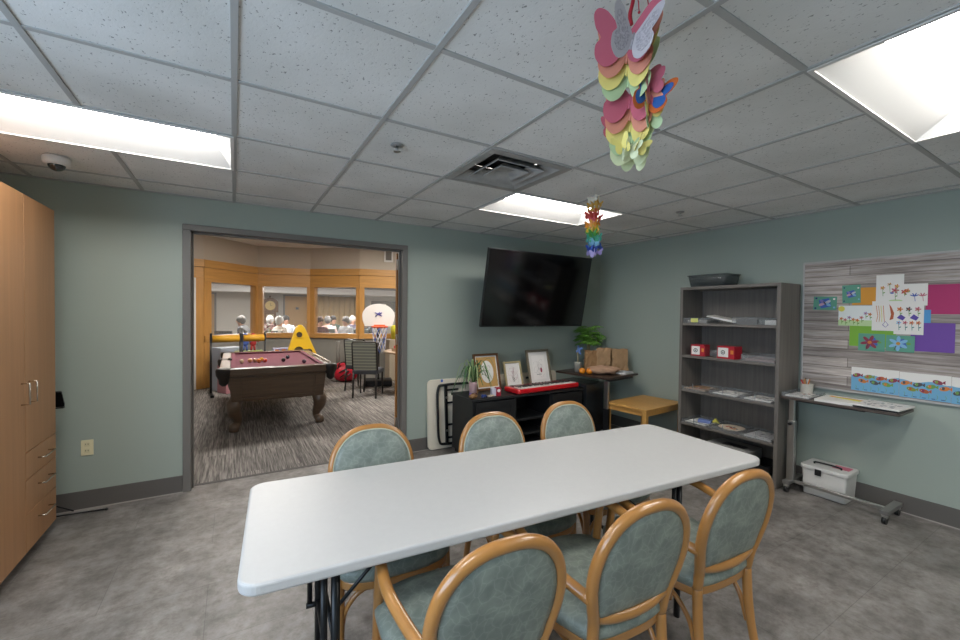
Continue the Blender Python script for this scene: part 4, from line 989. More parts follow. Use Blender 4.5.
paper('crayon picture of fish in blue water, leftmost of the strip along the board edge', 1.352, 1.066, .898, 1.088, 1, M_paper, draw=sea(1), grp='fish pictures along the board edge')
paper('crayon picture of orange and maroon fish in blue water, second in the strip', 1.064, .796, .893, 1.083, 1, M_paper, draw=sea(2), grp='fish pictures along the board edge')
paper('crayon picture of fish in blue water at the cut edge of the frame', .794, .52, .89, 1.08, 1, M_paper, draw=sea(4), grp='fish pictures along the board edge')

# ------------------------------------------------------------------ hanging butterfly mobiles
def bf_outline(s):
    h = [(0, .10), (.12, .22), (.34, .46), (.5, .5), (.56, .38), (.5, .16), (.4, .02), (.47, -.12), (.44, -.34), (.28, -.46), (.12, -.36), (.03, -.16)]
    R_ = spline([(x, y, 0) for x, y in h], 3)
    pts = [(p.x*s, p.y*s) for p in R_]; return pts+[(-p[0], p[1]) for p in reversed(pts[1:])]
def butterfly(parent, c, s, m, fold=.5, yaw=0, pitch=0, m2=None, name='paper_butterfly', roll=0):
    """two wings folded about the body, thin card"""
    q = MB(); R_ = Matrix.Rotation(yaw, 3, 'Z') @ Matrix.Rotation(pitch, 3, 'X') @ Matrix.Rotation(roll, 3, 'Y')
    out = [p for p in bf_outline(s) if p[0] >= 0]
    for sg in (1, -1):
        def wing(k, off, mm):
            cx, cy = .27*s, .02*s
            a = [V((sg*((p[0]-cx)*k+cx)*math.cos(fold), -((p[0]-cx)*k+cx)*math.sin(fold)-off, (p[1]-cy)*k+cy)) for p in out]
            b = [p+V((0, -.0012, 0)) for p in a]; n = len(a); vs = [tuple(R_ @ p+V(c)) for p in a+b]
            q.add(vs, [tuple(range(n-1, -1, -1)), tuple(range(n, 2*n))]+[(i, (i+1) % n, n+(i+1) % n, n+i) for i in range(n)], mm)
        wing(1, 0, m)
        if m2: wing(.72, .0014, m2)
    q.tube([R_ @ V((0, -.002, -.16*s))+V(c), R_ @ V((0, -.002, .16*s))+V(c)], .02*s, 6, m2 or m)
    return q.build(name, parent)
pink, sal, yel, pgr, cre = C('dusty rose card', 'bf5f70'), C('salmon card', 'd98f77'), C('butter yellow card', 'e6d77e'), C('pale green card', 'b9cfa0'), C('cream green card', 'dbe0b8')
sil = mat('glitter lace', 'c9c0c4', .4, var=.55, vscale=160); rdc = C('red cord', 'a5182a')
mb = thing('butterfly_mobile', 'large hanging mobile of layered pastel paper butterflies near the viewer', 'mobile', (.965, .80, 2.42), -.9)
q = MB(); q.tube(spline([(0, 0, 0), (.004, 0, -.03), (-.004, 0, -.07), (0, 0, -.1)], 4), .0055, 8, rdc); q.build('hanging_cord', mb)
for dx, l_ in ((-.035, .035), (.02, .07), (.045, .06)):
    q = MB(); q.tube(spline([(0, 0, 0), (dx*.8, -.005, -l_*.5), (dx, 0, -l_)], 4), .0016, 6, rdc); q.sph((dx, 0, -l_), .004, rdc, 8, 6); q.build('tassel', mb)
r = random.Random(14)
for tier, (zc, s_, cols, x0) in enumerate(((-.140, .178, (pink, sal, yel, pgr), -.012), (-.285, .16, (pink, sal, yel, pgr, cre), .0), (-.375, .10, (sal, yel, cre, cre), .012))):
    for k, m in enumerate(cols):
        butterfly(mb, (x0+.002*k+r.uniform(-.003, .003), .006+.012*k+.055*tier, zc-.030*k*(1 if tier < 2 else .6)), s_*(1-.02*k), m, fold=.42+.05*k, yaw=r.uniform(-.05, .05)-.12, pitch=-.12, roll=.10)
for k, m in enumerate((pink, sal, yel, pgr)):
    butterfly(mb, (.052, .02+.008*k, -.265-.03*k), .075, m, fold=.8, yaw=.5, pitch=-.1)
butterfly(mb, (-.05, .12, -.33), .07, pink, fold=.9, yaw=-.5, pitch=.1)
butterfly(mb, (.004, -.055, -.182), .15, C('pearl card', 'bdb6b8'), fold=.75, yaw=.12, pitch=-.15, m2=sil, roll=.2, name='lace_butterfly')
butterfly(mb, (.052, .03, -.30), .115, C('burnt orange card', 'c8632a'), fold=.55, yaw=.25, pitch=-.15, m2=C('deep blue card', '2a5fa8'), roll=.35, name='orange_butterfly')
for k in range(5): butterfly(mb, (-.02+.022*(k % 3), .01*k, -.435-.012*(k % 2)), .055, (yel, cre, yel, cre, pgr)[k], fold=.7, yaw=.4*k, pitch=.2, roll=(-.3, .2, .4, -.1, 0)[k])

sm_ = thing('butterfly_mobile', 'small hanging string of rainbow paper butterflies in front of the ceiling light', 'mobile', (2.24, 2.158, H), -.8)
thr = mat('clear thread', 'c8c8c8', .4); rb = [C('ivory card', 'e4ddcb'), C('gold card', 'c79b45'), C('gold card', ''), C('brick red card', 'c54436'), C('rose red card', 'd4565a'), C('orange card bright', 'e59a35'), C('sun yellow card', 'e0c23c'), C('leaf green card', '4f9a4a'), C('aqua green card', '58b59b'), C('pale blue card', '8fc4e6'), C('royal blue card', '2f4fa5'), C('lilac card', 'b7a8dc')]
for k in range(3):
    a = 2.1*k+.5; x, y = .034*math.cos(a), .034*math.sin(a); q = MB(); q.tube([(0, 0, 0), (x*.3, y*.3, -.06), (x, y, -.10), (x, y, -.46)], .0008, 4, thr); q.build('thread', sm_)
    for j in range(12): butterfly(sm_, (x+r.uniform(-.006, .006), y, -.085-.035*j-.006*k), .062 if j > 2 else .05, rb[j], fold=.45, yaw=r.uniform(-1, 1), pitch=r.uniform(-.5, .3), roll=r.uniform(-.4, .4))

# ================================================================== lounge behind the opening
LH = 2.92
struct(MB().bb((-3.2, YB+WT, LH), (9.5, 11.2, LH+.1), M_ceil).build('ceiling'))
struct(MB().bb((-3.3, YB+WT, 0), (-3.2, 20.2, LH), M_beige).build('wall_lounge_left'))
struct(MB().bb((5.4, YB+WT, 0), (5.5, 9.3, LH), M_beige).build('wall_lounge_right'))
# bay of framed windows
segs = [((-1.75, 8.95), (-.50, 9.4)), ((-.50, 9.4), (.44, 10.35)), ((.44, 10.35), (1.49, 10.04)), ((1.49, 10.04), (2.40, 9.29)), ((2.40, 9.29), (3.45, 9.1)), ((3.45, 9.1), (5.45, 9.2))]
ZS, ZG0, ZG1, ZW = .89, 1.0, 2.035, 2.45
for k, (a, b_) in enumerate(segs):
    a, b_ = V((a[0], a[1], 0)), V((b_[0], b_[1], 0)); L_ = (b_-a).length; rz = math.atan2(b_.y-a.y, b_.x-a.x)
    w = MB(); w.bb((0, 0, ZW-.02), (L_, .12, LH), M_beige)
    if k: w.bb((0, 0, 0), (L_, .12, ZS), M_greyw)
    wo = struct(w.build('wall_partition_%s' % 'abcdef'[k])); wo.location = a; wo.rotation_euler = (0, 0, rz)
    e = sempty('window_%d' % (k+1), a, rz)
    f = MB()
    f.bb((0, -.02, ZG1+.06), (L_, .12, 2.30), M_oakh); f.bb((-.005, -.035, 2.305), (L_+.005, .12, ZW), M_oakh)
    pw_ = .13
    if k == 0:
        f.bb((L_-.13, -.02, 0), (L_, .12, ZG1+.06), M_oakw); f.build('window_frame', e, bevel=.004)['kind'] = 'structure'
        q = MB(); x0, x1 = .25, L_-.13
        q.bb((x1-.05, -.03, 0), (x1, .1, 2.06), M_white); q.bb((x0, -.03, 0), (x0+.05, .1, 2.06), M_white); q.bb((x0, -.03, 2.02), (x1, .1, 2.095), M_white)
        q.build('door_casing', e)['kind'] = 'structure'
        MB().bb((0, 0, 0), (.25, .1, 2.1), M_beige).build('side_wall', e)['kind'] = 'structure'
        MB().bb((x0+.05, .03, .02), (x1-.05, .036, 2.02), M_glass).build('glass_pane', e)['kind'] = 'structure'
        continue
    l0 = .0 if k > 1 else 0
    for x in (0, L_-pw_*.55): f.bb((x, -.02, ZS if k > 1 or x > 0 else 0), (x+(.07 if x else (.11 if k > 1 else .16)), .12, ZG1+.06), M_oakw)
    f.bb((0, -.045, ZS), (L_, .12, ZG0), M_oakh); f.bb((0, -.025, ZG1), (L_, .1, ZG1+.06), M_oakh)
    f.build('window_frame', e, bevel=.004)['kind'] = 'structure'
    MB().bb((.03, .05, ZG0), (L_-.03, .056, ZG1), M_glass).build('glass_pane', e)['kind'] = 'structure'
struct(MB().bb((-3.2, 8.9, 0), (-1.75, 9.02, LH), M_beige).build('wall_lounge_back'))
# small fittings high on the lounge wall
s = thing('wall_panel', 'small white framed grey panel high on the lounge wall at the opening edge', 'wall panel', (3.02, 9.16, 2.80), -.18)
MB().box((0, -.01, 0), (.2, .02, .34), M_white).build('frame', s); MB().box((0, -.022, 0), (.13, .006, .26), C('panel grey', '6f6a64')).build('grille', s)

# far room
FY, FH = 19.5, 2.42
struct(MB().bb((-4, FY, 0), (10, FY+.1, FH+.8), mat('off white paint', 'c9c4bb', .7)).build('wall_far_back'))
struct(MB().bb((-4, 10.55, FH), (10, FY+.1, FH+.1), mat('plain grey tile', 'b9b9bd', .9)).build('ceiling'))
struct(MB().bb((9.4, 9.0, 0), (9.5, FY, FH+.5), M_beige).build('wall_far_right'))
struct(MB().bb((-3.3, FY-2.2, 2.17), (9.4, FY-2.05, FH), M_white).build('trim_4'))
far_l = mat('far lens', 'ffffff', .5, emit=(1, .97, .93), estr=105)
k = 0
for x, y, l in ((.3, 12.6, 'far room ceiling light above the clock'), (.6, 15.2, 'second far room ceiling light above the clock, deeper in'), (3.0, 12.4, 'far room ceiling light before the curtain'), (3.1, 14.6, 'second far room ceiling light before the curtain, deeper in'), (6.2, 13.5, 'far room ceiling light near the exit sign')):
    t = thing('ceiling_light', l, 'ceiling light', (x, y, FH), 0, 'far room ceiling lights')
    MB().box((0, 0, -.006), (1.24, .3, .012), M_white).build('frame', t); MB().box((0, 0, -.014), (1.18, .25, .006), far_l).build('lens', t)
for x, y, l in ((.4, 7.0, 'unseen lounge ceiling light added above the pool table'), (3.3, 7.2, 'unseen lounge ceiling light added above the round table')):  # lamps out of view, added to light the lounge
    t = thing('ceiling_light', l, 'ceiling light', (x, y, LH), 0, 'added lounge ceiling lights')
    MB().box((0, 0, -.006), (1.24, .62, .012), M_white).build('frame', t); MB().box((0, 0, -.014), (1.18, .56, .006), mat('lounge fill lens', 'ffffff', .5, emit=(1, .95, .88), estr=31)).build('lens', t)
def fardoor(n, x, l):
    e = sempty('door_%d' % n, (x, FY, 0))
    struct(MB().box((0, -.03, 1.06), (.95, .05, 2.12), mat('light maple door', 'b58f5e', .5, var=.1, stretch=(4, 4, .5))).build('door_leaf', e))
    f = MB(); f.box((-.51, -.03, 1.09), (.07, .08, 2.18), M_hm); f.box((.51, -.03, 1.09), (.07, .08, 2.18), M_hm); f.box((0, -.03, 2.155), (.95, .08, .06), M_hm); struct(f.build('door_frame', e))
    q = MB(); q.cyl((.38, -.055, 1.0), (.38, -.12, 1.0), .012, m=M_steel); q.cyl((.38, -.11, 1.0), (.27, -.11, 1.0), .01, m=M_steel); struct(q.build('door_handle', e))
    struct(MB().box((.0, -.06, 1.6), (.12, .006, .1), C('sign dark', '4a4f58')).build('door_sign', e))
fardoor(2, 2.35, ''); fardoor(3, -1.15, '')
# grandfather clock
gc = thing('grandfather_clock', 'tall wooden grandfather clock with arched top behind the second lounge window', 'clock', (1.28, FY-.3, 0))
cw = mat('clock walnut', '6f4a2a', .4, var=.3, vscale=4, stretch=(4, 4, .6), coat=.3)
q = MB(); q.box((0, 0, .25), (.6, .34, .5), cw); q.box((0, 0, .95), (.44, .28, .95), cw); q.build('case', gc, bevel=.01)
q = MB(); pts = [(-.3, 0), (.3, 0), (.3, .38)]+[(.3*math.cos(a*PI/10), .38+.22*math.sin(a*PI/10)) for a in range(1, 10)]+[(-.3, .38)]
q.prism(pts, (0, -.18, 1.42), (1, 0, 0), (0, 0, 1), (0, .36, 0), cw); q.build('hood', gc, bevel=.008)
q = MB(); q.prism(ell(.19, .19, 24), (0, -.185, 1.70), (1, 0, 0), (0, 0, 1), (0, -.01, 0), C('brass dial', 'd3b878')); q.build('dial', gc)
q = MB(); q.box((0, -.2, 1.75), (.012, .004, .1), M_black); q.box((.035, -.2, 1.70), (.07, .004, .012), M_black); q.build('hands', gc)
MB().box((0, -.145, .97), (.28, .012, .75), C('pale clock glass', 'a59a80')).build('glass_door', gc)
q = MB(); q.cyl((0, -.155, 1.3), (0, -.155, .75), .008, m=C('brass dial', '')); q.lathe([(0, -.01), (.07, -.01), (.07, .01), (0, .01)], (0, -.155, .7), 16, C('brass dial', '')); q.build('pendulum', gc)
for x in (-.2, 0, .2): MB().sph((x, -.05, 2.02+(.05 if x == 0 else -.1)), (.03, .03, .05), cw, 8, 6).build('finial', gc)
# curtain
s = thing('curtain', 'long beige pleated curtain on the far wall behind the third lounge window', 'curtain', (4.1, FY-.12, 0))
q = MB(); n = 130; vs = []; W0 = 2.3
for z in (.15, 2.16):
    for i in range(n+1):
        x = -W0/2+W0*i/n; vs.append((x, .05*math.sin(i*2*PI/13)*(1 if z < 1 else .8), z))
q.add(vs, [(i, i+1, n+2+i, n+1+i) for i in range(n)], mat('beige curtain', 'cdb38c', .8), True); q.build('panel', s, solid=.01)
MB().cyl((-1.25, 0, 2.19), (1.25, 0, 2.19), .015, m=M_white).build('rail', s)
s = thing('exit_sign', 'small red exit sign on the far room ceiling', 'exit sign', (5.75, 15.0, FH))
MB().box((0, 0, -.12), (.34, .04, .2), mat('exit red', 'c03040', .4, emit=(.9, .1, .15), estr=.6)).build('sign', s)
q = MB()
def letter(ch, x):
    st = {'E': [((0, 0), (0, 1)), ((0, 0), (.6, 0)), ((0, .5), (.5, .5)), ((0, 1), (.6, 1))], 'X': [((0, 0), (.6, 1)), ((.6, 0), (0, 1))], 'I': [((.1, 0), (.1, 1))], 'T': [((.3, 0), (.3, 1)), ((0, 1), (.6, 1))]}[ch]
    for a, b_ in st: q.cyl((x+a[0]*.09, -.024, -.165+a[1]*.09), (x+b_[0]*.09, -.024, -.165+b_[1]*.09), .007, m=M_paper, n=6)
for ch, x in (('E', -.13), ('X', -.055), ('I', .02), ('T', .055)): letter(ch, x)
q.build('lettering', s); MB().cyl((0, 0, -.02), (0, 0, 0), .02, m=M_white).build('mount', s)
s = thing('notice_board', 'dark framed board with white notices on the far wall, right of the curtain', 'notice board', (6.35, FY-.025, 1.75))
MB().box((0, 0, 0), (1.5, .04, .5), C('dark board', '6b6a66')).build('board', s); q = MB(); q.box((-.2, -.03, .05), (.3, .01, .12), M_paper); q.build('notice', s)
s = thing('wall_cabinet', 'tall honey coloured cabinet against the far wall behind the toy hoop', 'cabinet', (8.0, FY-.3, 0))
MB().box((0, 0, 1.0), (.55, .5, 2.0), M_oakw).build('body', s, bevel=.01); MB().box((0, -.26, 1.0), (.48, .02, 1.85), M_oakw).build('door', s, bevel=.004); MB().sph((.18, -.285, 1.0), .02, M_steel, 8, 6).build('knob', s)

# seated people in the far room
skin = mat('skin', 'c99a80', .5)
def skinmesh(name, pts, edges, rad, m, parent, root=0, sub=1):
    me = bpy.data.meshes.new(name); me.from_pydata(pts, edges, []); me.materials.append(m)
    o = bpy.data.objects.new(name, me); COL.objects.link(o); o.parent = parent
    o.modifiers.new('Skin', 'SKIN')
    bpy.context.view_layer.objects.active = o
    if not me.skin_vertices: me.attributes  # created with the modifier
    lay = me.skin_vertices[0].data if me.skin_vertices else None
    if lay:
        for i, v_ in enumerate(lay): v_.radius = rad[i]; v_.use_root = (i == root)
    s_ = o.modifiers.new('Sub', 'SUBSURF'); s_.levels = sub; s_.render_levels = sub
    for q in o.modifiers: q.show_viewport = True
    return o
def person(label, loc, rz, shirt, hair, trousers, longhair=False, lean=.0, arms='lap'):
    t = thing('person', label, 'person', loc, rz, 'people seated in the far room'); y0 = lean
    P = [(0, 0, .50), (0, .02, .66), (0, .03+y0*.4, .85), (0, .02+y0*.7, 1.0), (0, 0+y0, 1.08), (0, -.02+y0, 1.17), (0, -.02+y0, 1.27),
         (-.17, .01+y0*.7, 1.0), (-.24, -.02+y0*.4, .78), (-.17, -.24, .68), (-.08, -.34, .70),
         (.17, .01+y0*.7, 1.0), (.24, -.02+y0*.4, .78), (.17, -.24, .68), (.08, -.34, .70),
         (-.10, 0, .50), (-.12, -.42, .50), (-.12, -.44, .10), (-.12, -.56, .04),
         (.10, 0, .50), (.12, -.42, .50), (.12, -.44, .10), (.12, -.56, .04)]
    Ed = [(0, 1), (1, 2), (2, 3), (3, 4), (4, 5), (5, 6), (3, 7), (7, 8), (8, 9), (9, 10), (3, 11), (11, 12), (12, 13), (13, 14), (0, 15), (15, 16), (16, 17), (17, 18), (0, 19), (19, 20), (20, 21), (21, 22)]
    R_ = [(.14, .11), (.135, .10), (.15, .11), (.13, .09), (.05, .05), (.075, .09), (.07, .085), (.055, .055), (.042, .042), (.034, .034), (.03, .02), (.055, .055), (.042, .042), (.034, .034), (.03, .02), (.09, .09), (.07, .07), (.045, .045), (.04, .03), (.09, .09), (.07, .07), (.045, .045), (.04, .03)]
    skinmesh('body', P, Ed, R_, skin, t)
    si = [0, 1, 2, 3, 4, 7, 8, 9, 11, 12, 13]; mp = {j: i for i, j in enumerate(si)}
    skinmesh('shirt', [P[i] for i in si], [(mp[a], mp[b_]) for a, b_ in Ed if a in mp and b_ in mp], [(R_[i][0]+.03, R_[i][1]+.03) for i in si], shirt, t)
    ti = [0, 15, 16, 17, 19, 20, 21]; mp = {j: i for i, j in enumerate(ti)}
    skinmesh('trousers', [P[i] for i in ti], [(mp[a], mp[b_]) for a, b_ in Ed if a in mp and b_ in mp], [(R_[i][0]+.016, R_[i][1]+.016) for i in ti], trousers, t)
    q = MB(); q.sph((0, .005+y0, 1.24), (.098, .115, .125), hair, 16, 10, fn=lambda d: 1 if d.z > -.1 or d.y > .1 else .86)
    if longhair: q.sph((0, .05+y0, 1.14), (.09, .06, .13), hair, 12, 8)
    q.build('hair', t)
    q = MB(); q.sph((0, -.115+y0, 1.205), (.014, .018, .018), skin, 8, 6); q.build('nose', t)
    q = MB(); 
    for sx in (-.032, .032): q.sph((sx, -.098+y0, 1.232), (.011, .008, .007), M_black, 8, 6)
    q.build('eyes', t)
    q = MB(); q.sph((0, -.098+y0, 1.165), (.025, .008, .006), C('lip', 'a05a52'), 8, 6); q.build('mouth', t)
    return t
def far_chair(label, loc, rz, m):
    t = thing('dining_chair', label, 'chair', loc, rz, 'dining chairs in the far room')
    MB().box((0, 0, .385), (.46, .46, .07), m).build('seat', t, bevel=.015)
    MB().box((0, .22, .74), (.44, .05, .5), m, R=Matrix.Rotation(-.12, 3, 'X')).build('backrest', t, bevel=.02)
    for x in (-.2, .2):
        for y in (-.2, .2): MB().cyl((x, y, 0), (x, y, .36), .018, m=M_blackm, n=8).build('leg', t)
    return t
G = lambda n, c: mat(n, c, .8)
grey_h, wht_h, blk_h, brn_h = G('grey hair', '6c6966'), G('white hair', 'b8b5b0'), G('black hair', '2a2624'), G('brown hair', '5a3f30')
folk = [(.27, 12.35, -1.9, G('dark grey jumper', '4c4d4f'), grey_h, G('dark trousers', '2f3136'), 'person in a dark grey jumper leaning forward behind the first lounge window', .0, -.12),
        (.87, 12.95, 2.6, G('burgundy patterned top', '7d5a60'), wht_h, G('dark trousers', ''), 'white-haired person in a muted burgundy top sitting before the grandfather clock', 0, 0),
        (1.03, 12.05, 2.2, G('cream cardigan', 'cfc8ba'), wht_h, G('grey trousers', '77777c'), 'white-haired person in a cream cardigan behind the second lounge window', 0, 0),
        (1.36, 13.8, .1, G('pale blue shirt', 'b9c3c9'), blk_h, G('grey trousers', ''), 'dark-haired person in a pale shirt seen behind the second lounge window', 0, 0),
        (2.01, 11.9, .3, G('maroon top', '5d3a3c'), brn_h, G('dark trousers', ''), 'brown-haired person in a maroon top at the left of the third lounge window', 1, 0),
        (2.40, 12.9, 2.9, G('pale pink top', 'c6a6a0'), grey_h, G('grey trousers', ''), 'grey-haired person in a pale pink top below the curtain', 0, 0),
        (2.78, 14.0, .2, G('forest green top', '3c4a40'), blk_h, G('dark trousers', ''), 'dark-haired person in a green top farther back before the curtain', 0, 0),
        (2.77, 12.2, -1.0, G('light grey top', 'b0b2b4'), grey_h, G('dark trousers', ''), 'grey-haired person in a light grey top below the curtain edge', 0, 0),
        (3.30, 13.6, .5, G('violet grey top', '6a6272'), wht_h, G('dark trousers', ''), 'white-haired person in a violet grey top at the right of the third lounge window', 0, 0),
        (3.30, 12.2, 2.5, G('slate top', '50565c'), grey_h, G('dark trousers', ''), 'grey-haired person in a slate top near the post behind the toy hoop', 0, 0)]
chm = G('grey green chair vinyl', '6d7673')
for i, (x, y, rz, sh, hr, tr, l, lh, ln) in enumerate(folk):
    person(l, (x, y, 0), rz, sh, hr, tr, lh, ln)
    far_chair('grey green chair under the '+l.split(' seen')[0].split(' sitting')[0].split(' leaning')[0].split(' at the')[0].split(' below')[0].split(' farther')[0].split(' near')[0].split(' behind')[0], (x, y, 0), rz, chm)
far_chair('empty dark chair standing at the left of the first lounge window', (-.10, 12.2, 0), 2.6, G('dark chair vinyl', '33383b'))
for x, y, l in ((.60, 11.4, 'white-clothed round table behind the second lounge window'), (2.6, 11.0, 'white-clothed round table behind the third lounge window')):
    t = thing('round_table', l, 'table', (x, y, 0), 0, 'white tables in the far room')
    MB().lathe([(.30, 0), (.3, .03), (.04, .05), (.04, .70), (0, .70)], m=M_blackm).build('pedestal', t); MB().lathe([(0, .70), (.52, .70), (.54, .715), (.54, .74), (.52, .75), (0, .75)], n=32, m=M_white).build('tabletop', t)
    MB().lathe([(.53, .50), (.545, .60), (.548, .752), (0, .755)], n=40, m=mat('white table cloth', 'd6d6d3', .8)).build('tablecloth', t)
s = thing('flower_vase', 'arrangement of pale flowers on the white table behind the second lounge window', 'flowers', (.76, 11.45, .755))
MB().lathe([(0, 0), (.05, 0), (.07, .08), (.04, .14), (.045, .16), (.035, .16), (0, .1)], m=M_white).build('vase', s)
q = MB(); r = random.Random(6)
for k in range(26):
    a = r.uniform(0, 6.28); R_ = r.uniform(.02, .15); zz = .2+r.uniform(0, .2); q.sph((R_*math.cos(a), R_*math.sin(a), zz), .034, (G('blush bloom', 'c9a3a2'), M_paper, G('dusk bloom', '8e5c66'))[k % 3], 8, 6)
    q.tube([(0, 0, .12), (R_*math.cos(a), R_*math.sin(a), zz)], .003, 4, c_gr)
q.build('bouquet', s)

# ------------------------------------------------------------------ pool table
pt = thing('pool_table', 'dark carved pool table with burgundy cloth standing in the lounge beyond the opening', 'pool table', (.50, 6.83, 0))
PW, PL, PH = 1.31, 2.30, .80
MB().box((0, 0, .745), (PW-.22, PL-.22, .06), M_cloth).build('playing_bed', pt)
cush = mat('burgundy cushion cloth', '6d3a46', .9)
for s_ in (-1, 1):
    q = MB(); q.box((s_*(PW/2-.06), 0, PH-.045), (.12, PL-.16, .09), M_pool); q.build('side_rail', pt, bevel=.014)
    MB().prism([(0, 0), (0, -.028), (-.05, -.006), (-.05, 0)], (s_*(PW/2-.12), -PL/2+.17, PH-.002), (s_, 0, 0), (0, 0, 1), (0, PL-.34, 0), cush).build('cushion', pt)
    q = MB(); q.box((0, s_*(PL/2-.06), PH-.045), (PW-.16, .12, .09), M_pool); q.build('end_rail', pt, bevel=.014)
    MB().prism([(0, 0), (0, -.028), (-.05, -.006), (-.05, 0)], (-PW/2+.17, s_*(PL/2-.12), PH-.002), (0, s_, 0), (0, 0, 1), (PW-.34, 0, 0), cush).build('cushion', pt)
leat = mat('black pocket leather', '15120f', .5)
for x, y in [(sx*(PW/2-.05), sy_*(PL/2-.05)) for sx in (-1, 1) for sy_ in (-1, 1)]+[(-PW/2+.04, 0), (PW/2-.04, 0)]:
    q = MB(); q.lathe([(.045, .0), (.06, .012), (.078, .008), (.085, -.02), (.08, -.07), (.055, -.12), (.05, -.17), (.02, -.20), (0, -.20)], (x, y, PH-.005), 18, leat); q.lathe([(.044, 0), (.04, -.16), (0, -.17)], (x, y, PH-.005), 18, leat); q.build('pocket', pt)
q = MB(); t1, t2 = (PW/2-.09, PL/2-.09), (PW/2-.13, PL/2-.16)
vs = [(sx*t2[0], sy_*t2[1], .37) for sx, sy_ in ((-1, -1), (1, -1), (1, 1), (-1, 1))]+[(sx*t1[0], sy_*t1[1], .715) for sx, sy_ in ((-1, -1), (1, -1), (1, 1), (-1, 1))]
q.add(vs, [(3, 2, 1, 0), (4, 5, 6, 7), (0, 1, 5, 4), (1, 2, 6, 5), (2, 3, 7, 6), (3, 0, 4, 7)], M_pool); q.box((0, 0, .39), (PW-.24, PL-.3, .03), M_pool); q.box((0, 0, .69), (PW-.15, PL-.15, .035), M_pool)
q.build('cabinet', pt, bevel=.008)
for sy_ in (-1, 1):
    q = MB(); o = V((0, sy_*(PL/2-.125), .54)); u = V((1, 0, 0)); vv = V((0, sy_*.2, 1)).normalized(); dd = V((0, sy_*.016, 0))
    for sx in (-1, 1): q.prism([(sx*.415, -.165), (sx*.53, -.165), (sx*.555, .16), (sx*.425, .16)], o, u, vv, dd, M_pool)
    q.prism([(-.415, -.165), (.415, -.165), (.415, -.125), (-.415, -.125)], o, u, vv, dd, M_pool); q.build('end_moulding', pt, bevel=.004)
for sx in (-1, 1):
    for sy_ in (-1, 1):
        lx, ly = sx*(PW/2-.19), sy_*(PL/2-.25)
        ox, oy = sx*.7, sy_*.7
        path = [(lx, ly, .40), (lx+ox*.05, ly+oy*.05, .32), (lx+ox*.045, ly+oy*.045, .24), (lx+ox*.0, ly+oy*.0, .15), (lx-ox*.0, ly-oy*.0, .09), (lx+ox*.045, ly+oy*.045, .045), (lx+ox*.05, ly+oy*.05, 0)]
        P_ = spline(path, 5); n = len(P_); rad = []
        key = [.075, .088, .078, .055, .045, .062, .055]
        for i in range(n): f_ = i/5; a = min(int(f_), 5); rad.append(key[a]*(1-(f_-a))+key[a+1]*(f_-a))
        MB().tube(P_, rad, 14, M_pool).build('leg', pt)
BZ = .775
for x, y, c, l in ((-.05, 6.72, 'black ball', 'dark ball alone near the left cushion of the pool table'), (.09, 6.46, 'ivory ball', 'cream ball with dark spot left of the ball cluster'), (.19, 6.53, 'peach ball', 'peach coloured ball starting the row on the burgundy cloth'), (.25, 6.50, 'tan ball', 'tan ball second in the row on the burgundy cloth'), (.295, 6.44, 'orange ball', 'orange ball in the middle of the ball cluster'),
                (.335, 6.62, 'yellow ball', 'yellow ball behind the ball cluster'), (.37, 6.45, 'red ball', 'red ball at the right end of the ball cluster'), (.60, 6.42, 'black ball', 'dark ball at the nearer place right of the cluster'), (.69, 6.77, 'navy ball', 'navy ball lying farther back right of the cluster'), (.83, 6.12, 'violet ball', 'dark violet ball near the right cushion of the pool table')):
    cc = {'black': '1b1a1c', 'ivory': 'e0cfae', 'peach': 'dba878', 'tan': 'a97e58', 'orange': 'd97a30', 'yellow': 'd8a93c', 'red': 'c2402c', 'navy': '23253a', 'violet': '3a2638'}[c.split()[0]]
    s = MB().sph((0, 0, 0), .0285, mat(c, cc, .12, coat=.6), 18, 12).build('billiard_ball'); s.location = (x, y, BZ+.0285); tag(s, l, 'ball', 'balls on the pool table')
s = thing('cue_stick', 'pale cue stick lying along the right rail of the pool table', 'cue', (1.11, 6.62, PH+.014), 0)
MB().cyl((0, -.78, 0), (0, .5, 0), .013, .007, m=mat('pale maple cue', 'e2d8c6', .3)).build('shaft', s); MB().cyl((0, .5, 0), (0, .515, 0), .007, m=c_lb).build('tip', s)

# ------------------------------------------------------------------ lounge furniture
def lounge_chair(label, loc, rz):
    t = thing('dining_chair', label, 'chair', loc, rz, 'striped chairs in the lounge')
    blw = mat('black lacquered wood', '1e1a18', .35)
    MB().prism(rrect(.46, .46, .05), (0, 0, .41), (1, 0, 0), (0, 1, 0), (0, 0, .075), mat('charcoal seat vinyl', '34363c', .5)).build('seat', t, bevel=.015)
    R_ = Matrix.Rotation(-.13, 3, 'X'); 
    q = MB(); q.prism(rrect(.40, .50, .03), (0, .20, .72), (1, 0, 0), V((0, .13, .99)), V((0, .045, -.005)), M_stripe); q.build('backrest', t, bevel=.008)
    q = MB(); q.ring(rrect(.45, .54, .045), rrect(.40, .50, .03), (0, .197, .72), (1, 0, 0), V((0, .13, .99)), V((0, .045, -.005)), blw); q.build('back_frame', t, bevel=.005)
    for x in (-.2, .2):
        MB().tube([(x, .2, .46), (x, .25, .0)], [.02, .016], 8, blw).build('leg', t); MB().tube([(x, -.19, .42), (x, -.21, 0)], [.02, .014], 8, blw).build('leg', t)
    return t
l1 = lounge_chair('striped chair with its back to the viewer at the lounge table, near the opening edge', (2.06, 7.32, 0), PI-.55)
dup(l1, (2.12, 8.0, 0), PI-.8, 'striped chair behind the nearer striped chair, partly hidden by it')
rt_ = thing('round_table', 'light wood lounge table with games on it, beside the striped chairs', 'table', (2.95, 7.55, 0))
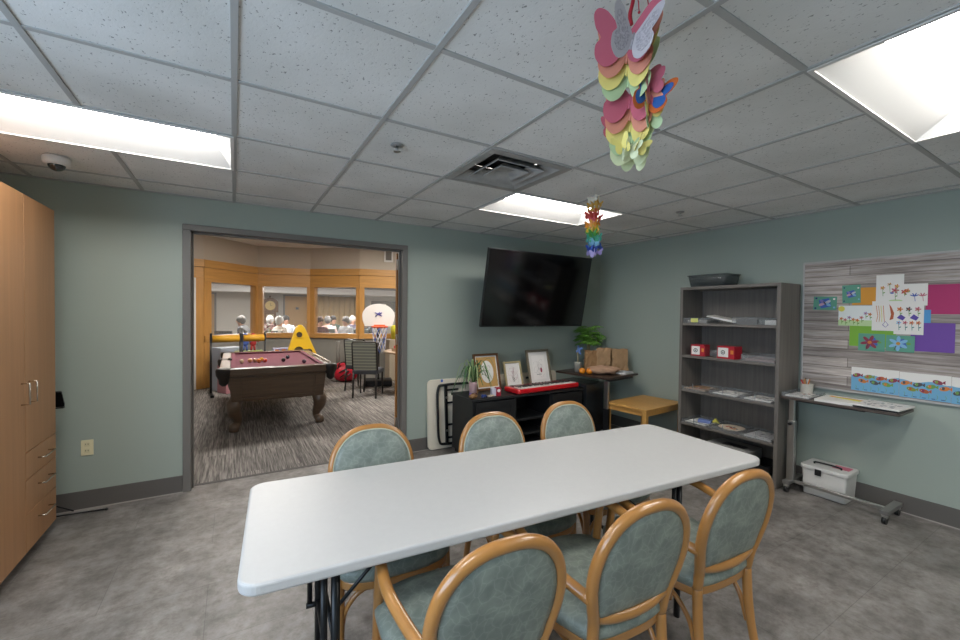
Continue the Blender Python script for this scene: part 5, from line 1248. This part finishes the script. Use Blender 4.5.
MB().lathe([(0, .715), (.50, .715), (.52, .73), (.52, .75), (.5, .755), (0, .755)], n=40, m=mat('light wood top', 'a88f76', .4, var=.15)).build('tabletop', rt_); MB().lathe([(.28, 0), (.28, .03), (.05, .06), (.05, .715), (0, .715)], m=M_blackm).build('pedestal', rt_)
s = thing('game_box', 'low box of coloured game pieces on the lounge table', 'box', (2.72, 7.45, .755), .2)
q = MB(); q.box((0, 0, .03), (.3, .2, .06), C('tan card', '')); q.build('box', s)
for k in range(8): MB().box((-.12+.035*k, (-1)**k*.03, .085), (.028, .05, .05), (c_rd, c_dk, c_or, c_rd, M_paper, c_gr, c_rd, c_bl)[k]).build('game_piece', s)
# toy basketball hoop
hp = thing('basketball_hoop', 'toy basketball hoop with a white rounded backboard and orange rim in the lounge', 'basketball hoop', (2.52, 8.25, 0), -.28)
pts = rrect(.62, .46, .2, 8); pts = [(x, z) if z < 0 else (x*1.0, z) for x, z in pts]
MB().prism([(-.27, -.22), (.27, -.22), (.315, -.08)]+[(.32*math.cos(a*PI/16), -.0+.24*math.sin(a*PI/16)) for a in range(0, 17)]+[(-.315, -.08)], (0, 0, 1.42), (1, 0, 0), (0, 0, 1), (0, .03, 0), mat('white toy plastic', 'e2ddd8', .4)).build('backboard', hp, bevel=.008)
q = MB(); bp_ = C('violet marks', '3d3791')
for a, b_ in (((-.07, .03), (.07, -.04)), ((-.06, -.05), (.03, .04)), ((.02, .0), (.07, .03))): q.cyl((a[0], -.003, 1.45+a[1]), (b_[0], -.003, 1.45+b_[1]), .011, m=bp_, n=6)
q.build('crossed_emblem', hp)
q = MB(); q.tube([(.15*math.cos(2*PI*k/24)+.02, -.19+.15*math.sin(2*PI*k/24), 1.20) for k in range(24)], .016, 8, mat('orange plastic rim', 'd4572c', .4), closed=True); q.box((.02, -.02, 1.20), (.22, .05, .07), MATS['orange plastic rim']); q.build('rim', hp)
q = MB(); nm = C('net white', 'd9d9e2'); nb = C('net blue', '4467b8')
for k in range(12):
    for sgn in (1, -1):
        q.tube([(.02+(.148-.055*j/6)*math.cos(2*PI*(k+sgn*j*.5)/12), -.19+(.148-.055*j/6)*math.sin(2*PI*(k+sgn*j*.5)/12), 1.19-.085*j) for j in range(7)], .005, 5, nm if k % 3 else nb)
q.build('net', hp)
MB().box((0, .045, .68), (.05, .05, 1.36), M_blackm).build('post', hp, bevel=.004); MB().box((0, .05, .06), (.55, .4, .12), C('hoop base black', '1f2125')).build('base', hp, bevel=.02)
# yellow bucket on the sill side
s = thing('toy_bin', 'yellow plastic tub standing beyond the toy hoop', 'tub', (3.12, 8.75, .0)); 
MB().box((0, 0, .45), (.5, .3, .9), C('cabinet beige', 'a89c88')).build('pedestal', s, bevel=.01); MB().lathe([(0, .9), (.15, .9), (.18, 1.2), (.165, 1.2), (.14, .92), (0, .92)], m=C('bright yellow plastic', 'dcd23a')).build('tub', s)
# red bag
s = thing('sports_bag', 'red sports bag with black marks on the floor by the lounge wall', 'bag', (2.05, 9.0, 0), -.3)
q = MB(); q.sph((0, 0, .21), (.23, .2, .21), mat('red nylon', 'c41f35', .5, bump=.5, bscale=14), 24, 14, fn=lambda d: (1+.25*min(abs(d.x), .6))*(1 if d.z > -.7 else .93)); q.build('bag', s)
q = MB(); q.tube(spline([(-.15, -.17, .3), (-.1, -.2, .42), (0, -.2, .44), (.1, -.2, .42), (.15, -.17, .3)], 4), .012, 8, M_black); q.build('handle', s)
q = MB()
for a, b_ in (((-.1, .12), (.08, .26)), ((-.02, .1), (.12, .2)), ((-.12, .22), (.0, .29))): q.tube(spline([(a[0], -.205, a[1]), ((a[0]+b_[0])/2, -.222, (a[1]+b_[1])/2), (b_[0], -.2, b_[1])], 3), .014, 6, M_black)
q.build('black_print', s)
# yellow cheese wedge game
s = thing('cheese_game', 'yellow triangular toss game board shaped like cheese with round holes', 'game', (1.10, 8.6, 0), .1)
yl = mat('yellow game plastic', 'd9ae22', .35, coat=.4); tri = [(-.40, -.5), (.46, -.5), (.10, .44), (.05, .5), (-.02, .5), (-.07, .44)]
q = MB(); q.prism(tri, (0, 0, .74), (1, 0, 0), V((0, .18, .98)), V((0, .07, -.012)), yl); q.build('board', s, bevel=.012)
for k, (u, v_, r_0) in enumerate(((-.01, .30, .055), (-.03, -.02, .09), (.16, -.04, .06), (-.05, -.32, .08))):
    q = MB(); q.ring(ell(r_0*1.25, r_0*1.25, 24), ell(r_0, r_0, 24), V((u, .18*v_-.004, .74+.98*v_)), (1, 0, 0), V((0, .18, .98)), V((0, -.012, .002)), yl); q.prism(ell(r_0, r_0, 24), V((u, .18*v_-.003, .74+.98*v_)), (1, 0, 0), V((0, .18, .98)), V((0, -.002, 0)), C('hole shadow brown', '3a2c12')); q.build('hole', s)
for x in (-.25, .3): MB().cyl((x, .3, 0), (x*.5, .14, .85), .02, m=yl).build('strut', s)
for x in (-.3, .36): MB().box((x, -.07, .13), (.06, .06, .26), yl).build('foot', s)
# bar frame with yellow tubes
s = thing('game_rack', 'yellow padded bar on slim black posts behind the left end of the pool table', 'game rack', (.10, 8.62, 0), .12)
for x in (-.45, .0, .4): MB().cyl((x, 0, 0), (x, 0, 1.09), .018, m=M_blackm).build('post', s)
MB().cyl((.03, 0, 0), (.03, 0, 1.09), .014, m=M_blackm).build('post', s)
for x0, x1 in ((-.43, -.02), (.05, .38)): MB().cyl((x0, -.0, .99), (x1, 0, .99), .062, m=mat('yellow foam', 'd6a02c', .5)).build('padded_bar', s)
for x, y in ((-.45, 0), (.4, 0)): MB().box((x, 0, .02), (.05, .5, .04), M_blackm).build('foot', s)
s = thing('toy_figure', 'blue and red toy figures behind the pool table under the yellow bar', 'toy', (.24, 8.9, .0), 0)
MB().box((0, .1, .36), (.5, .3, .72), C('pale grey crate', '9fa4a8')).build('stand', s, bevel=.01)
for x, m in ((-.06, c_bl), (.07, c_rd)):
    q = MB(); q.sph((x, .05, 1.02), .045, m, 12, 8); q.sph((x, .05, .90), (.06, .045, .09), m, 12, 8); q.cyl((x-.03, .05, .72), (x-.02, .05, .86), .018, m=m); q.cyl((x+.03, .05, .72), (x+.02, .05, .86), .018, m=m); q.cyl((x-.05, .05, .94), (x-.1, .0, .98), .014, m=m); q.cyl((x+.05, .05, .94), (x+.1, .02, .9), .014, m=m); q.build('figure', s)
MB().box((.0, 0, .725), (.46, .28, .02), C('lime mat', 'a3b84f')).build('mat', s)
s = thing('storage_crate', 'white and pink storage boxes on the lounge floor behind the yellow bar', 'boxes', (-.1, 9.1, 0), .5)
MB().box((0, 0, .4), (.42, .3, .8), C('cool white box', 'aab2c0')).build('box', s, bevel=.01); MB().box((-.12, -.30, .25), (.3, .3, .5), C('dusty rose box', 'b07a80')).build('box', s, bevel=.01)
s = thing('storage_crate', 'low lilac box with orange trim behind the far cushion of the pool table', 'boxes', (.95, 9.0, 0), 0)
MB().box((0, 0, .38), (.6, .3, .76), C('lilac box', '8a87ad')).build('box', s, bevel=.01); q = MB()
for k in range(5): q.box((-.24+.12*k, -.151, .72), (.07, .006, .05), c_or)
q.build('star_trim', s)
s = thing('floor_lamp', 'grey metal stand post by the lounge wall right of the cheese game', 'stand', (1.93, 9.2, 0))
MB().cyl((0, 0, .03), (0, 0, .85), .045, m=C('stand grey', '6f6b64')).build('post', s); MB().lathe([(0, 0), (.14, 0), (.14, .02), (.05, .04), (0, .04)], m=C('stand grey', '')).build('base', s); s.name = 'stand_post'

# ------------------------------------------------------------------ light and camera
def area(name, loc, size, power, color, rot=(0, 0, 0)):
    l = bpy.data.lights.new(name, 'AREA'); l.shape = 'RECTANGLE'; l.size, l.size_y = size; l.energy = power; l.color = color
    o = bpy.data.objects.new(name, l); COL.objects.link(o); o.location = loc; o.rotation_euler = rot; return o
# daylight entering the window behind the viewer
area('daylight', (XL-.16, (WY0+WY1)/2, (WZ0+WZ1)/2), (WZ1-WZ0-.1, WY1-WY0-.1), 52, (.6, .78, 1.0), (0, -PI/2, 0))
wd = bpy.data.worlds.new('World'); sc.world = wd; wd.use_nodes = True
wd.node_tree.nodes['Background'].inputs[0].default_value = (.6, .75, 1, 1); wd.node_tree.nodes['Background'].inputs[1].default_value = .3

cam = bpy.data.cameras.new('camera'); co = bpy.data.objects.new('camera', cam); COL.objects.link(co)
def cam_axes():
    a, b, c = [math.radians(x) for x in (-30.8193, .99797, .65322)]
    Ry = Matrix(((math.cos(a), 0, math.sin(a)), (0, 1, 0), (-math.sin(a), 0, math.cos(a))))
    Rx = Matrix(((1, 0, 0), (0, math.cos(b), -math.sin(b)), (0, math.sin(b), math.cos(b))))
    Rz = Matrix(((math.cos(c), -math.sin(c), 0), (math.sin(c), math.cos(c), 0), (0, 0, 1)))
    return Rz @ Rx @ Ry
A = cam_axes(); g_ = lambda r: V((A[r][0], A[r][2], -A[r][1]))
r_, dn, fw = g_(0), g_(1), g_(2)
co.matrix_world = Matrix(((r_.x, -dn.x, -fw.x, 0), (r_.y, -dn.y, -fw.y, 0), (r_.z, -dn.z, -fw.z, 1.5), (0, 0, 0, 1)))
cam.sensor_width = 36; cam.lens = 36*412.27/960; cam.clip_start = .05; cam.clip_end = 100
sc.camera = co
sc.view_settings.view_transform = 'Standard'; sc.view_settings.look = 'None'; sc.view_settings.gamma = 1; sc.view_settings.use_curve_mapping = False
sc.view_settings.exposure = .4
sc.cycles.use_denoising = True
sc.cycles.max_bounces = 8; sc.cycles.diffuse_bounces = 5; sc.cycles.transparent_max_bounces = 16; sc.cycles.sample_clamp_indirect = 6
